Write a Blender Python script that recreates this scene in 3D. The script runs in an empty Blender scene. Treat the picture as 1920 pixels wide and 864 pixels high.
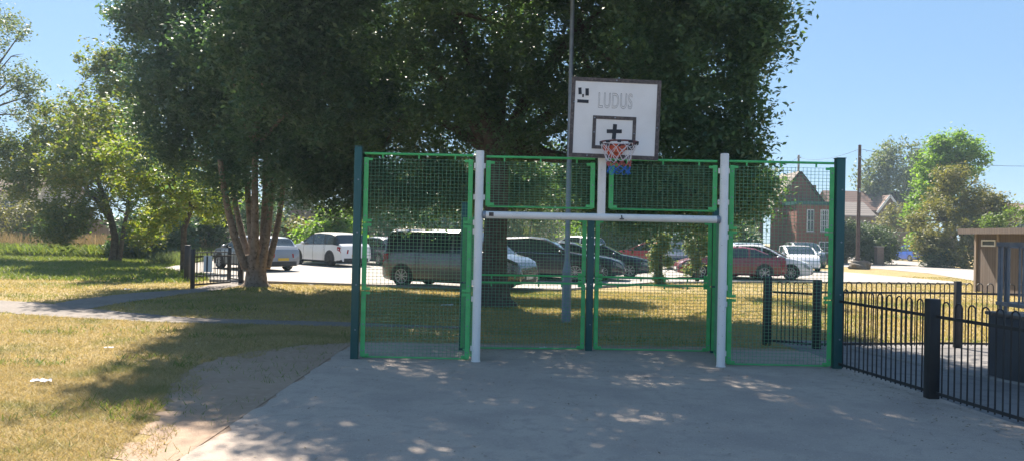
import bpy, bmesh, math, random
import numpy as np
from mathutils import Vector, Matrix

R = math.radians
random.seed(7)
rng = np.random.default_rng(11)
S = bpy.context.scene
COL = S.collection

# ------------------------------------------------------------------ camera model (photo 1920x864)
F, H, ROLL, HOR = 1450.0, 1.7, R(1.2), 9.0
cR, sR = math.cos(ROLL), math.sin(ROLL)
def unroll(px, py):
    u, v = px - 960.0, py - 432.0
    return u * cR + v * sR, -u * sR + v * cR - HOR
def G(px, py):                       # photo pixel -> point on the ground
    u, v = unroll(px, py)
    Y = F * H / v
    return Vector((u / F * Y, Y, 0))
def P(px, py, Y):                    # photo pixel at a distance -> point in space
    u, v = unroll(px, py)
    return Vector((u / F * Y, Y, H - v / F * Y))

cam_d = bpy.data.cameras.new('camera')
cam = bpy.data.objects.new('camera', cam_d); COL.objects.link(cam)
cam_d.sensor_width = 36; cam_d.lens = 36 * F / 1920; cam_d.clip_end = 2000; cam_d.clip_start = 0.05
cam.matrix_world = Matrix.Translation((0, 0, H)) @ Matrix.Rotation(R(90) + math.atan(HOR / F), 4, 'X') @ Matrix.Rotation(ROLL, 4, 'Z')
S.camera = cam

# ------------------------------------------------------------------ light
SUN_EL, SUN_AZ = R(48), R(-19)      # azimuth from +Y towards +X
sun_dir = Vector((math.sin(SUN_AZ) * math.cos(SUN_EL), math.cos(SUN_AZ) * math.cos(SUN_EL), math.sin(SUN_EL)))
ld = bpy.data.lights.new('sun', 'SUN'); ld.energy = 4.4; ld.angle = R(0.5); ld.color = (1, .90, .76)
sun = bpy.data.objects.new('sun', ld); COL.objects.link(sun)
sun.rotation_euler = (-sun_dir).to_track_quat('-Z', 'Y').to_euler()
sun.location = (0, 0, 50)
W = bpy.data.worlds.new('World'); S.world = W; W.use_nodes = True
nt = W.node_tree
sky = nt.nodes.new('ShaderNodeTexSky'); sky.sky_type = 'NISHITA'; sky.sun_disc = False
sky.sun_elevation = SUN_EL; sky.sun_rotation = SUN_AZ % (2 * math.pi)
sky.air_density = 1.0; sky.dust_density = 0.5; sky.ozone_density = 1.5
bg = nt.nodes['Background']; bg.inputs[1].default_value = 0.112
gm_ = nt.nodes.new('ShaderNodeGamma'); gm_.inputs[1].default_value = .36
nt.links.new(sky.outputs[0], gm_.inputs[0])
tn_ = nt.nodes.new('ShaderNodeMix'); tn_.data_type = 'RGBA'; tn_.blend_type = 'MULTIPLY'; tn_.inputs['Factor'].default_value = 1; tn_.inputs[7].default_value = (.73, .96, 1.25, 1)
nt.links.new(gm_.outputs[0], tn_.inputs[6])
hs_ = nt.nodes.new('ShaderNodeHueSaturation'); hs_.inputs['Saturation'].default_value = 1.15
nt.links.new(tn_.outputs[2], hs_.inputs['Color']); nt.links.new(hs_.outputs[0], bg.inputs[0])
vs = S.view_settings
vs.view_transform = 'Standard'; vs.look = 'None'; vs.gamma = 1; vs.use_curve_mapping = False
vs.exposure = 1.78
S.cycles.max_bounces = 8; S.cycles.transparent_max_bounces = 8

# ------------------------------------------------------------------ object helpers
def tag(o, label=None, cat=None, group=None, kind=None):
    if label: o['label'] = label
    if cat: o['category'] = cat
    if group: o['group'] = group
    if kind: o['kind'] = kind
    return o
def empty(name, loc=(0, 0, 0), rz=0, label=None, cat=None, group=None):
    o = bpy.data.objects.new(name, None); COL.objects.link(o)
    o.location = loc; o.rotation_euler = (0, 0, rz); o.empty_display_size = .2
    return tag(o, label, cat, group)
def link(name, me, m=None, parent=None, loc=None):
    o = bpy.data.objects.new(name, me); COL.objects.link(o)
    if m is not None:
        for mm in (m if isinstance(m, (list, tuple)) else [m]): me.materials.append(mm)
    if parent: o.parent = parent
    if loc is not None: o.location = loc
    return o
def obj(name, bm, m, parent=None, smooth=None, loc=None):
    me = bpy.data.meshes.new(name)
    bmesh.ops.recalc_face_normals(bm, faces=bm.faces)
    bm.to_mesh(me); bm.free()
    if smooth is not None:
        for p in me.polygons: p.use_smooth = True
        me.set_sharp_from_angle(angle=R(smooth))
    return link(name, me, m, parent, loc)
def copy_tree(o, parent=None):
    c = o.copy(); COL.objects.link(c); c.parent = parent
    for ch in list(o.children): copy_tree(ch, c)
    return c
def B(): return bmesh.new()
def box(bm, c, s, rot=None, bev=0):
    m = Matrix.Translation(c)
    if rot is not None: m = m @ rot
    r = bmesh.ops.create_cube(bm, size=1, matrix=m @ Matrix.Diagonal((s[0], s[1], s[2], 1)))
    if bev:
        es = {e for v in r['verts'] for e in v.link_edges}
        bmesh.ops.bevel(bm, geom=list(es), offset=bev, segments=2, affect='EDGES', profile=.5)
def bar(bm, a, b, w, h=None):                       # square bar between two points
    a, b = Vector(a), Vector(b); d = b - a
    q = d.to_track_quat('Z', 'Y').to_matrix().to_4x4()
    box(bm, (a + b) / 2, (w, h or w, d.length), q)
def tube(bm, pts, rad, n=8, cap=True):
    pts = [Vector(p) for p in pts]
    rads = rad if isinstance(rad, (list, tuple)) else [rad] * len(pts)
    rings = []; prev = None
    for i, p in enumerate(pts):
        d = (pts[min(i + 1, len(pts) - 1)] - pts[max(i - 1, 0)]).normalized()
        if prev is None:
            ax = d.orthogonal().normalized()
        else:
            ax = (prev - d * prev.dot(d))
            ax = ax.normalized() if ax.length > 1e-6 else d.orthogonal().normalized()
        prev = ax; ay = d.cross(ax)
        rings.append([bm.verts.new(p + (ax * math.cos(2 * math.pi * k / n) + ay * math.sin(2 * math.pi * k / n)) * rads[i]) for k in range(n)])
    for a, b in zip(rings, rings[1:]):
        for k in range(n):
            bm.faces.new((a[k], a[(k + 1) % n], b[(k + 1) % n], b[k]))
    if cap:
        bm.faces.new(rings[0][::-1]); bm.faces.new(rings[-1])
def pieces(name, bm, m, parent, smooth=None):         # every loose piece of the mesh becomes a part of its own
    seen = set(); out = []
    bm.verts.ensure_lookup_table()
    for v in bm.verts:
        if v in seen: continue
        st = [v]; isl = set()
        while st:
            x = st.pop()
            if x in isl: continue
            isl.add(x); st += [e.other_vert(x) for e in x.link_edges]
        seen |= isl
        nb = bmesh.new(); mp = {x: nb.verts.new(x.co) for x in isl}
        for f in {f for x in isl for f in x.link_faces}: nb.faces.new([mp[x] for x in f.verts])
        out.append(obj(name, nb, m, parent, smooth))
    bm.free(); return out
def prism(bm, pts2, y0, y1, axis='Y'):              # polygon (x,z) pushed along y
    f = lambda p, y: (p[0], y, p[1])
    a = [bm.verts.new(f(p, y0)) for p in pts2]; b = [bm.verts.new(f(p, y1)) for p in pts2]
    bm.faces.new(a); bm.faces.new(b[::-1]); n = len(a)
    for i in range(n): bm.faces.new((a[i], b[i], b[(i + 1) % n], a[(i + 1) % n]))
def cyl(bm, c, r, h, axis='Z', n=24, r2=None):
    rot = {'Z': Matrix.Identity(4), 'Y': Matrix.Rotation(R(90), 4, 'X'), 'X': Matrix.Rotation(R(90), 4, 'Y')}[axis]
    bmesh.ops.create_cone(bm, cap_ends=True, segments=n, radius1=r, radius2=r if r2 is None else r2, depth=h, matrix=Matrix.Translation(c) @ rot)
def sheet(name, pts, z, m, jitter=0, step=.5, label=None):   # flat irregular ground sheet
    bm = B(); out = []
    for i, p in enumerate(pts):
        q = pts[(i + 1) % len(pts)]
        n = max(1, int(math.dist(p, q) / step)) if jitter else 1
        for k in range(n):
            t = k / n
            out.append((p[0] + (q[0] - p[0]) * t + (random.uniform(-jitter, jitter) if jitter else 0), p[1] + (q[1] - p[1]) * t + (random.uniform(-jitter, jitter) if jitter else 0)))
    f = bm.faces.new([bm.verts.new((x, y, z)) for x, y in out])
    if f.normal.z < 0: f.normal_flip()
    bmesh.ops.triangulate(bm, faces=[f])
    o = obj(name, bm, m); o['kind'] = 'structure'; return o

# ------------------------------------------------------------------ materials
def mat(name, c1, c2=None, scale=8, rough=.7, bump=0, bscale=60, metal=0, coat=0, detail=6, contrast=(.35, .65), spec=.5):
    m = bpy.data.materials.new(name); m.use_nodes = True
    n = m.node_tree.nodes; l = m.node_tree.links; p = n['Principled BSDF']
    p.inputs['Roughness'].default_value = rough; p.inputs['Metallic'].default_value = metal
    p.inputs['Coat Weight'].default_value = coat; p.inputs['Specular IOR Level'].default_value = spec
    tc = n.new('ShaderNodeTexCoord')
    c2 = c2 or tuple(min(1, x * .8) for x in c1)
    nz = n.new('ShaderNodeTexNoise'); nz.inputs['Scale'].default_value = scale; nz.inputs['Detail'].default_value = detail
    l.new(tc.outputs['Object'], nz.inputs['Vector'])
    cr = n.new('ShaderNodeValToRGB')
    cr.color_ramp.elements[0].position, cr.color_ramp.elements[1].position = contrast
    cr.color_ramp.elements[0].color = (*c1, 1); cr.color_ramp.elements[1].color = (*c2, 1)
    l.new(nz.outputs[0], cr.inputs[0]); l.new(cr.outputs[0], p.inputs['Base Color'])
    if bump:
        n2 = n.new('ShaderNodeTexNoise'); n2.inputs['Scale'].default_value = bscale; n2.inputs['Detail'].default_value = 4
        l.new(tc.outputs['Object'], n2.inputs['Vector'])
        b = n.new('ShaderNodeBump'); b.inputs['Strength'].default_value = bump; b.inputs['Distance'].default_value = .02
        l.new(n2.outputs[0], b.inputs['Height']); l.new(b.outputs[0], p.inputs['Normal'])
    return m
def layered(name, cols, scales, thr, rough=.9, bump=.4, bscale=90):
    """several noise layers mixed over a base colour"""
    m = bpy.data.materials.new(name); m.use_nodes = True
    n = m.node_tree.nodes; l = m.node_tree.links; p = n['Principled BSDF']
    p.inputs['Roughness'].default_value = rough; p.inputs['Specular IOR Level'].default_value = .25
    tc = n.new('ShaderNodeTexCoord'); prev = None
    for i, c in enumerate(cols):
        if i == 0:
            rgb = n.new('ShaderNodeRGB'); rgb.outputs[0].default_value = (*c, 1); prev = rgb.outputs[0]; continue
        nz = n.new('ShaderNodeTexNoise'); nz.inputs['Scale'].default_value = scales[i - 1]; nz.inputs['Detail'].default_value = 8
        mp = n.new('ShaderNodeMapping'); mp.inputs['Location'].default_value = (i * 7.3, i * 3.1, 0)
        l.new(tc.outputs['Object'], mp.inputs[0]); l.new(mp.outputs[0], nz.inputs['Vector'])
        mr = n.new('ShaderNodeMapRange'); mr.inputs[1].default_value, mr.inputs[2].default_value = thr[i - 1]
        l.new(nz.outputs[0], mr.inputs[0])
        mx = n.new('ShaderNodeMix'); mx.data_type = 'RGBA'
        l.new(mr.outputs[0], mx.inputs['Factor']); l.new(prev, mx.inputs[6]); mx.inputs[7].default_value = (*c, 1)
        prev = mx.outputs[2]
    l.new(prev, p.inputs['Base Color'])
    n2 = n.new('ShaderNodeTexNoise'); n2.inputs['Scale'].default_value = bscale; n2.inputs['Detail'].default_value = 6
    l.new(tc.outputs['Object'], n2.inputs['Vector'])
    b = n.new('ShaderNodeBump'); b.inputs['Strength'].default_value = bump; b.inputs['Distance'].default_value = .03
    l.new(n2.outputs[0], b.inputs['Height']); l.new(b.outputs[0], p.inputs['Normal'])
    return m
def leaf_mat(name, cols, trans=.35, tcol=None, rough=.58, patch=None):
    m = bpy.data.materials.new(name); m.use_nodes = True
    n = m.node_tree.nodes; l = m.node_tree.links; p = n['Principled BSDF']
    p.inputs['Roughness'].default_value = rough; p.inputs['Specular IOR Level'].default_value = .42
    g = n.new('ShaderNodeNewGeometry'); cr = n.new('ShaderNodeValToRGB')
    el = cr.color_ramp.elements
    while len(el) < len(cols): el.new(.5)
    for i, c in enumerate(cols):
        el[i].position = i / max(1, len(cols) - 1); el[i].color = (*c, 1)
    l.new(g.outputs['Random Per Island'], cr.inputs[0]); out = cr.outputs[0]
    if patch:                                             # broad colour patches: dry / green grass, sky-lit clumps painted on tree leaves
        tc = n.new('ShaderNodeTexCoord'); nz = n.new('ShaderNodeTexNoise'); nz.inputs['Scale'].default_value = patch[1]; nz.inputs['Detail'].default_value = 5
        l.new(tc.outputs['Object'], nz.inputs['Vector'])
        mr = n.new('ShaderNodeMapRange'); mr.inputs[1].default_value, mr.inputs[2].default_value = patch[2]
        l.new(nz.outputs[0], mr.inputs[0])
        mx = n.new('ShaderNodeMix'); mx.data_type = 'RGBA'
        l.new(mr.outputs[0], mx.inputs['Factor']); l.new(out, mx.inputs[6]); mx.inputs[7].default_value = (*patch[0], 1)
        out = mx.outputs[2]
    l.new(out, p.inputs['Base Color'])
    if trans:
        t = n.new('ShaderNodeBsdfTranslucent')
        mm = n.new('ShaderNodeMix'); mm.data_type = 'RGBA'; mm.blend_type = 'MULTIPLY'; mm.inputs['Factor'].default_value = 1
        l.new(out, mm.inputs[6]); mm.inputs[7].default_value = (*(tcol or (1.6, 1.5, .7)), 1)
        l.new(mm.outputs[2], t.inputs[0])
        ms = n.new('ShaderNodeMixShader'); ms.inputs[0].default_value = trans
        l.new(p.outputs[0], ms.inputs[1]); l.new(t.outputs[0], ms.inputs[2]); l.new(ms.outputs[0], n['Material Output'].inputs[0])
    return m
def brick_mat(name, c1, c2, mortar, scale=1.0, vertical_axis='XZ'):
    m = bpy.data.materials.new(name); m.use_nodes = True
    n = m.node_tree.nodes; l = m.node_tree.links; p = n['Principled BSDF']; p.inputs['Roughness'].default_value = .85
    tc = n.new('ShaderNodeTexCoord'); sp = n.new('ShaderNodeSeparateXYZ'); cb = n.new('ShaderNodeCombineXYZ'); ad = n.new('ShaderNodeMath')
    l.new(tc.outputs['Object'], sp.inputs[0]); l.new(sp.outputs[0], ad.inputs[0]); l.new(sp.outputs[1], ad.inputs[1])
    l.new(ad.outputs[0], cb.inputs[0]); l.new(sp.outputs[2], cb.inputs[1])
    bk = n.new('ShaderNodeTexBrick'); bk.inputs['Color1'].default_value = (*c1, 1); bk.inputs['Color2'].default_value = (*c2, 1); bk.inputs['Mortar'].default_value = (*mortar, 1)
    bk.inputs['Scale'].default_value = scale; bk.inputs['Brick Width'].default_value = .23; bk.inputs['Row Height'].default_value = .075; bk.inputs['Mortar Size'].default_value = .008
    l.new(cb.outputs[0], bk.inputs['Vector']); l.new(bk.outputs[0], p.inputs['Base Color'])
    return m
def stripe_mat(name, c1, c2, period, axis='X', rough=.8, width=.08):
    """planks / tile courses: thin dark joints at a regular spacing, with per-board tone"""
    m = bpy.data.materials.new(name); m.use_nodes = True
    n = m.node_tree.nodes; l = m.node_tree.links; p = n['Principled BSDF']; p.inputs['Roughness'].default_value = rough
    tc = n.new('ShaderNodeTexCoord'); sp = n.new('ShaderNodeSeparateXYZ'); l.new(tc.outputs['Object'], sp.inputs[0])
    dv = n.new('ShaderNodeMath'); dv.operation = 'DIVIDE'; dv.inputs[1].default_value = period
    l.new(sp.outputs[axis], dv.inputs[0])
    fr = n.new('ShaderNodeMath'); fr.operation = 'FRACT'; l.new(dv.outputs[0], fr.inputs[0])
    fl = n.new('ShaderNodeMath'); fl.operation = 'FLOOR'; l.new(dv.outputs[0], fl.inputs[0])
    wn = n.new('ShaderNodeTexWhiteNoise'); wn.noise_dimensions = '1D'; l.new(fl.outputs[0], wn.inputs['W'])
    nz = n.new('ShaderNodeTexNoise'); nz.inputs['Scale'].default_value = 3; nz.inputs['Detail'].default_value = 8; l.new(tc.outputs['Object'], nz.inputs[0])
    av = n.new('ShaderNodeMath'); av.operation = 'ADD'; l.new(wn.outputs[0], av.inputs[0]); l.new(nz.outputs[0], av.inputs[1])
    hv = n.new('ShaderNodeMath'); hv.operation = 'MULTIPLY'; hv.inputs[1].default_value = .5; l.new(av.outputs[0], hv.inputs[0])
    mx = n.new('ShaderNodeMix'); mx.data_type = 'RGBA'; mx.inputs[6].default_value = (*c1, 1); mx.inputs[7].default_value = (*c2, 1); l.new(hv.outputs[0], mx.inputs['Factor'])
    lt = n.new('ShaderNodeMath'); lt.operation = 'LESS_THAN'; lt.inputs[1].default_value = width; l.new(fr.outputs[0], lt.inputs[0])
    m2 = n.new('ShaderNodeMix'); m2.data_type = 'RGBA'; l.new(lt.outputs[0], m2.inputs['Factor']); l.new(mx.outputs[2], m2.inputs[6]); m2.inputs[7].default_value = (*[x * .3 for x in c1], 1)
    l.new(m2.outputs[2], p.inputs['Base Color'])
    return m

M = {}
M['grass'] = layered('grass_ground', [(.30, .225, .095), (.36, .275, .135), (.17, .165, .055), (.24, .18, .08)], [1.3, .55, 9], [(.4, .65), (.56, .74), (.45, .75)], bump=.9, bscale=45)
M['tarmac'] = layered('court_tarmac', [(.40, .33, .28), (.45, .375, .315), (.335, .28, .245), (.36, .30, .26), (.52, .44, .375), (.23, .195, .175)], [.45, 1.3, 6, 75, 60], [(.38, .66), (.48, .72), (.5, .7), (.60, .70), (.62, .72)], rough=.92, bump=.5, bscale=160)
M['carpark'] = layered('car_park_asphalt', [(.33, .305, .285), (.28, .26, .24), (.37, .34, .315)], [.4, 6], [(.4, .7), (.5, .7)], bump=.2)
M['path'] = layered('path_tarmac', [(.21, .185, .17), (.175, .155, .14), (.25, .22, .20)], [1.2, 14], [(.4, .7), (.5, .7)], bump=.3)
M['dirt'] = layered('bare_earth', [(.385, .275, .20), (.335, .235, .17), (.42, .315, .235), (.27, .205, .135)], [1.6, 11, 4], [(.42, .7), (.52, .72), (.62, .74)], bump=.8, bscale=70)
M['dust'] = layered('dusty_tarmac', [(.35, .285, .24), (.325, .27, .23), (.375, .305, .25)], [2.2, 12], [(.42, .62), (.5, .7)], bump=.5, bscale=110)
M['concrete'] = mat('concrete', (.30, .28, .26), (.22, .21, .20), 6, .9, .3)
M['line'] = mat('road_paint', (.62, .61, .58), (.45, .44, .42), 9, .8)
M['dgreen'] = mat('dark_green_paint', (.016, .085, .082), (.02, .095, .09), 5, .42)
M['green'] = layered('bright_green_paint', [(.10, .50, .165), (.075, .40, .13), (.28, .25, .19)], [7, 38], [(.4, .7), (.67, .74)], rough=.42, bump=.05)
M['wire'] = mat('green_wire', (.13, .33, .19), (.10, .28, .15), 12, .4)
M['white'] = layered('white_paint', [(.84, .80, .76), (.72, .69, .65), (.42, .35, .29)], [4, 34], [(.45, .85), (.66, .73)], rough=.42, bump=.05)
M['board'] = mat('board_white', (.80, .765, .74), (.68, .645, .62), 3, .55, contrast=(.45, .9))
M['border'] = mat('board_border', (.075, .062, .06), (.15, .12, .11), 30, .8, contrast=(.45, .7))
M['tape'] = mat('black_tape', (.012, .014, .022), (.02, .022, .03), 20, .6)
M['ink'] = mat('marker_line', (.20, .185, .18), (.26, .245, .24), 20, .7)
M['rim'] = mat('red_brown_rim', (.16, .035, .04), (.10, .03, .03), 25, .55)
M['orange'] = mat('orange_bracket', (.62, .10, .03), (.5, .08, .03), 9, .5)
M['nwhite'] = mat('net_white', (.72, .68, .68), (.6, .52, .54), 30, .9)
M['nred'] = mat('net_red', (.45, .06, .07), (.5, .16, .12), 30, .9)
M['nblue'] = mat('net_blue', (.03, .12, .42), (.05, .2, .5), 30, .9)
M['black'] = mat('black_paint', (.012, .012, .014), (.02, .02, .022), 8, .5)
M['steel'] = mat('galvanised_steel', (.20, .23, .27), (.27, .30, .34), 9, .5, metal=.35)
M['railsteel'] = mat('grey_rail_paint', (.17, .175, .19), (.21, .215, .23), 9, .55)
M['bark'] = layered('bark_grey', [(.085, .066, .05), (.13, .105, .08), (.05, .04, .032)], [5, 13], [(.4, .65), (.5, .7)], bump=1.0, bscale=28)
M['barkb'] = layered('bark_brown', [(.215, .165, .125), (.28, .22, .17), (.105, .08, .06)], [4, 12], [(.4, .65), (.5, .7)], bump=1.0, bscale=24)
M['wood'] = mat('pole_wood', (.060, .030, .026), (.10, .055, .045), 6, .9, .4)
M['rock'] = mat('rock', (.17, .145, .12), (.10, .085, .07), 5, .95, .7, 12)
M['brick'] = brick_mat('red_brick', (.26, .085, .055), (.20, .065, .045), (.22, .17, .14))
M['brickd'] = brick_mat('old_brick', (.19, .115, .085), (.15, .09, .07), (.2, .17, .14))
M['tile'] = stripe_mat('roof_tile', (.12, .062, .05), (.165, .088, .068), .3, 'Z', width=.18)
M['tilelight'] = stripe_mat('slate_light', (.17, .14, .125), (.22, .185, .165), .3, 'Z', width=.15)
M['render'] = mat('cream_render', (.55, .50, .45), (.45, .41, .37), 3, .9)
M['plank'] = stripe_mat('shed_planks', (.095, .072, .060), (.14, .108, .09), .14, 'X')
M['fencewood'] = stripe_mat('fence_boards', (.20, .155, .12), (.29, .23, .18), .13, 'X')
M['felt'] = mat('roof_felt', (.17, .15, .15), (.12, .11, .105), 4, .95, .4)
M['paper'] = mat('litter_paper', (.75, .74, .74), (.6, .6, .62), 12, .7)
M['glass'] = mat('car_glass', (.018, .026, .032), (.03, .04, .048), 2, .06, spec=.7)
M['winglass'] = mat('window_glass', (.03, .035, .04), (.05, .055, .06), 1, .08, spec=.6)
M['tyre'] = mat('tyre', (.014, .014, .015), (.022, .022, .022), 20, .85)
M['alloy'] = mat('alloy_wheel', (.42, .42, .43), (.34, .34, .35), 10, .35, metal=.6)
M['trim'] = mat('black_trim', (.016, .016, .018), (.024, .024, .026), 10, .6)
M['redlamp'] = mat('red_lens', (.50, .015, .02), (.38, .012, .015), 12, .15)
M['lamp'] = mat('clear_lens', (.48, .50, .53), (.30, .32, .34), 14, .12)
M['chrome'] = mat('chrome', (.55, .56, .58), (.45, .46, .48), 8, .18, metal=.9)
M['platey'] = mat('yellow_plate', (.62, .40, .03), (.62, .40, .03), 6, .5)
M['platew'] = mat('white_plate', (.62, .62, .58), (.62, .62, .58), 6, .5)
M['ramp'] = mat('ramp_grey', (.075, .082, .095), (.055, .06, .07), 2.5, .6)
M['ramptop'] = mat('ramp_deck', (.14, .11, .095), (.10, .085, .075), 5, .7)
M['bin'] = mat('bin_green', (.02, .05, .03), (.03, .06, .04), 4, .5)
M['signw'] = mat('sign_white', (.68, .68, .68), (.6, .6, .6), 3, .5)

def paint(name, c, metal=.0, rough=.32):
    return mat(name, c, tuple(x * .92 for x in c), 1.5, rough, metal=metal, coat=.7)

# ================================================================== THE SETTING
sheet('ground', [(-260, -30), (260, -30), (260, 420), (-260, 420)], -.004, M['grass'])
COURT = [(-2.4, -6), (4.95, -6), (4.95, 6), (4.6, 10.5), (4.6, 11.95), (-2.4, 11.95)]
sheet('dirt', [(-1.7, -3), (-2.9, -3), (-2.75, 3), (-2.85, 5.4), (-3.05, 6.4), (-3.3, 7.4), (-3.75, 8.6), (-3.9, 9.8), (-3.6, 10.9), (-3.0, 11.6), (-2.0, 12.1), (1.5, 12.25), (4.6, 12.2), (4.6, 11.2), (-1.7, 11.2)], 0, M['dirt'], .12, .11)
sheet('court', [(-2.4 + .035 * math.sin(y * 5.1) + .025 * math.sin(y * 13.7) + random.uniform(-.015, .015), y) for y in np.arange(11.95, -6, -.15)] + COURT[:1] + COURT[1:5], .007, M['tarmac'])
bm = B(); box(bm, (-2.43, 3.0, -.004), (.04, 17.9, .026), bev=.005); obj('court_edging', bm, M['dirt'])['kind'] = 'structure'
# hard standing beyond the right-hand fence
sheet('side_court', [(4.3, -6), (30, -6), (30, 12.9), (4.5, 13.3)], .003, layered('old_tarmac', [(.20, .19, .188), (.24, .225, .215), (.15, .145, .145)], [.8, 5], [(.42, .7), (.5, .7)], bump=.4), .06, .5)
bm = B(); tube(bm, [G(1600, 655), G(1750, 690), G(1920, 722), (9, 8.4, 0)], .035, 6); obj('kerb', bm, M['concrete'])['kind'] = 'structure'
# footpath with a branch up to the gate
sheet('path', [(-22, 18.2), (-16, 16.9), (-10.6, 15.3), (-8.6, 14.5), (-6.4, 14.0), (-2.9, 13.9), (-.6, 14.0), (-.8, 14.3), (-2.9, 14.55), (-6.2, 14.8), (-7.9, 15.6), (-10.4, 17.1), (-16, 18.8), (-22, 20)], .004, M['path'], .05, .3)
sheet('path', [G(105, 569)[:2], G(150, 581)[:2], G(230, 568)[:2], G(330, 553)[:2], G(400, 545)[:2], G(440, 537)[:2], (-8.3, 26), (-9.4, 26), G(366, 540)[:2], G(345, 543)[:2], G(250, 549)[:2], G(160, 559)[:2]], .0085, M['path'], .04, .3)
# car park: a raised-kerb sheet of pale asphalt
CP = [(-9.8, 25.2), (-6.5, 24.7), (-3, 24.2), (1.5, 23.9), (3.2, 26.3), (5.2, 28.8), (8, 30.4), (11.5, 31.6), (15.5, 32.4), (19.5, 33), (20.5, 36), (19, 46), (6, 52), (-10, 50), (-17, 46), (-15, 33), (-11.5, 29)]
sheet('car_park', CP, .006, M['carpark'], .05, .5)
bm = B()
for a, b in zip(CP[:9], CP[1:10]):
    a3, b3 = Vector((a[0], a[1], .03)), Vector((b[0], b[1], .03)); bar(bm, a3, b3, .1, .1)
obj('kerb', bm, M['concrete'])['kind'] = 'structure'
bm = B()
for px, py in [(575, 518), (640, 520), (560, 531), (600, 512), (1010, 541), (1080, 537), (1235, 525)]:
    c = G(px, py); d = Vector((-.7, .7, 0)) * (.9 if px < 900 else -.9)
    q = Vector((d.y, -d.x, 0)).normalized() * .05; z = Vector((0, 0, .012))
    f = bm.faces.new([bm.verts.new(c + z + x) for x in (-d - q, d - q, d + q, -d + q)])
    if f.normal.z < 0: f.normal_flip()
obj('bay_marking', bm, M['line'])['kind'] = 'structure'
# drive on the right that leads back to the houses
sheet('road', [G(1570, 499)[:2], G(1640, 503)[:2], G(1740, 512)[:2], G(1850, 530)[:2], (40, 25), (44, 36), G(1850, 508)[:2], G(1765, 499)[:2], (36, 62), (42, 92), (36, 95), (31, 66), G(1660, 489)[:2], G(1575, 489)[:2]], .011, M['carpark'], .06, .8)

# ================================================================== BALL COURT END
FY = 10.42
PB = dict(L=-2.08, WL=-.45, WR=2.83, Rr=4.405)
def post(name, x, y, h, w, m, label, cat, group=None, bolt=True):
    r = empty(name, (x, y, 0), 0, label, cat, group)
    bm = B(); box(bm, (0, 0, h / 2), (w, w, h), bev=.008); obj('column', bm, m, r, 40)
    bm = B(); box(bm, (0, 0, h + .006), (w + .012, w + .012, .012), bev=.003); obj('cap', bm, m, r)
    bm = B()
    for z in (.4, 1.0, 1.7, 2.4):
        if z < h: cyl(bm, (w * .12, -w / 2 - .006, z), .011, .012, 'Y', 8)
    pieces('bolt', bm, M['steel'], r)
    return r
post('fence_post', PB['L'], FY - .03, 2.84, .10, M['dgreen'], 'tall dark green post at the left end of the mesh fence, beside the grass', 'fence post', 'tall dark green end posts')
post('fence_post', PB['Rr'], FY + .01, 2.82, .115, M['dgreen'], 'tall dark green post where the mesh fence meets the black hoop railings', 'fence post', 'tall dark green end posts')
BY = 11.58
post('goal_back_post', -.70, BY - .2, 2.16, .09, M['dgreen'], 'shorter dark green post behind the left mesh panel, at the corner of the goal recess', 'fence post', 'goal recess posts')
post('goal_back_post', 1.18, BY, 2.05, .10, M['dgreen'], 'dark green post in the middle of the goal, between the two rear panels', 'fence post', 'goal recess posts')
post('goal_back_post', 3.06, BY + .05, 2.16, .09, M['dgreen'], 'dark green corner post behind the right white goal post', 'fence post', 'goal recess posts')

def mesh_panel(p0, p1, z0, z1, sx, sz, label, joints=(), top_rail=True, mid=(), bars=True):
    """welded wire panel between two floor points; its left and right clamp bars, rails and wires are parts"""
    p0, p1 = Vector((*p0, 0)), Vector((*p1, 0)); d = p1 - p0; w = d.length
    r = empty('mesh_panel', p0, math.atan2(d.y, d.x), label, 'fence panel', 'green wire mesh panels')
    bw = .062
    bm = B(); n = max(2, round((w - 2 * bw) / sx)); x0, x1 = bw * .6, w - bw * .6
    for i in range(n + 1):
        x = x0 + (x1 - x0) * i / n; box(bm, (x, 0, (z0 + z1) / 2), (.0045, .0045, z1 - z0 - .03))
    k = max(2, round((z1 - z0) / sz))
    for i in range(k + 1):
        z = z0 + .02 + (z1 - z0 - .04) * i / k; box(bm, ((x0 + x1) / 2, -.0062, z), (x1 - x0, .0045, .0045))
    obj('wire_mesh', bm, M['wire'], r)
    if bars:
        for xx, sg in ((0, 1), (w, -1)):
            bm = B(); zs = [z0] + list(joints) + [z1]
            for a, b in zip(zs, zs[1:]):
                box(bm, (xx + sg * bw / 2, -.03, (a + b) / 2), (bw, .012, b - a - .012), bev=.003)     # clamp strip with turned-in ends
                box(bm, (xx + sg * .009, .012, (a + b) / 2), (.012, .06, b - a - .03))
                for z in (a + .03, b - .03):
                    box(bm, (xx + sg * (bw + .018), -.024, z), (.07, .012, .035), bev=.003)
            side = obj('side_bar', bm, M['green'], r)
            bm = B()
            for a, b in zip(zs, zs[1:]):
                for z in (a + .09, (a + b) / 2, b - .09): cyl(bm, (xx + sg * bw / 2, -.041, z), .010, .012, 'Y', 8)
            pieces('bolt', bm, M['steel'], side)
    if top_rail:
        bm = B(); tube(bm, [(0, 0, z1 + .05), (w, 0, z1 + .05)], .017, 8)
        for i in range(1, 4):
            x = w * (i - .5) / 3; box(bm, (x, 0, z1 + .02), (.02, .016, .06))
        obj('top_rail', bm, M['green'], r, 40)
    bm = B(); tube(bm, [(.02, 0, z0), (w - .02, 0, z0)], .011, 6); obj('bottom_rail', bm, M['green'], r, 40)
    for z in mid:
        bm = B(); tube(bm, [(.01, 0, z), (w - .01, 0, z)], .014, 8)
        for i in range(1, 5): box(bm, (w * i / 5, 0, z - .03), (.018, .014, .05))
        obj('middle_rail', bm, M['green'], r, 40)
    return r
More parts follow.
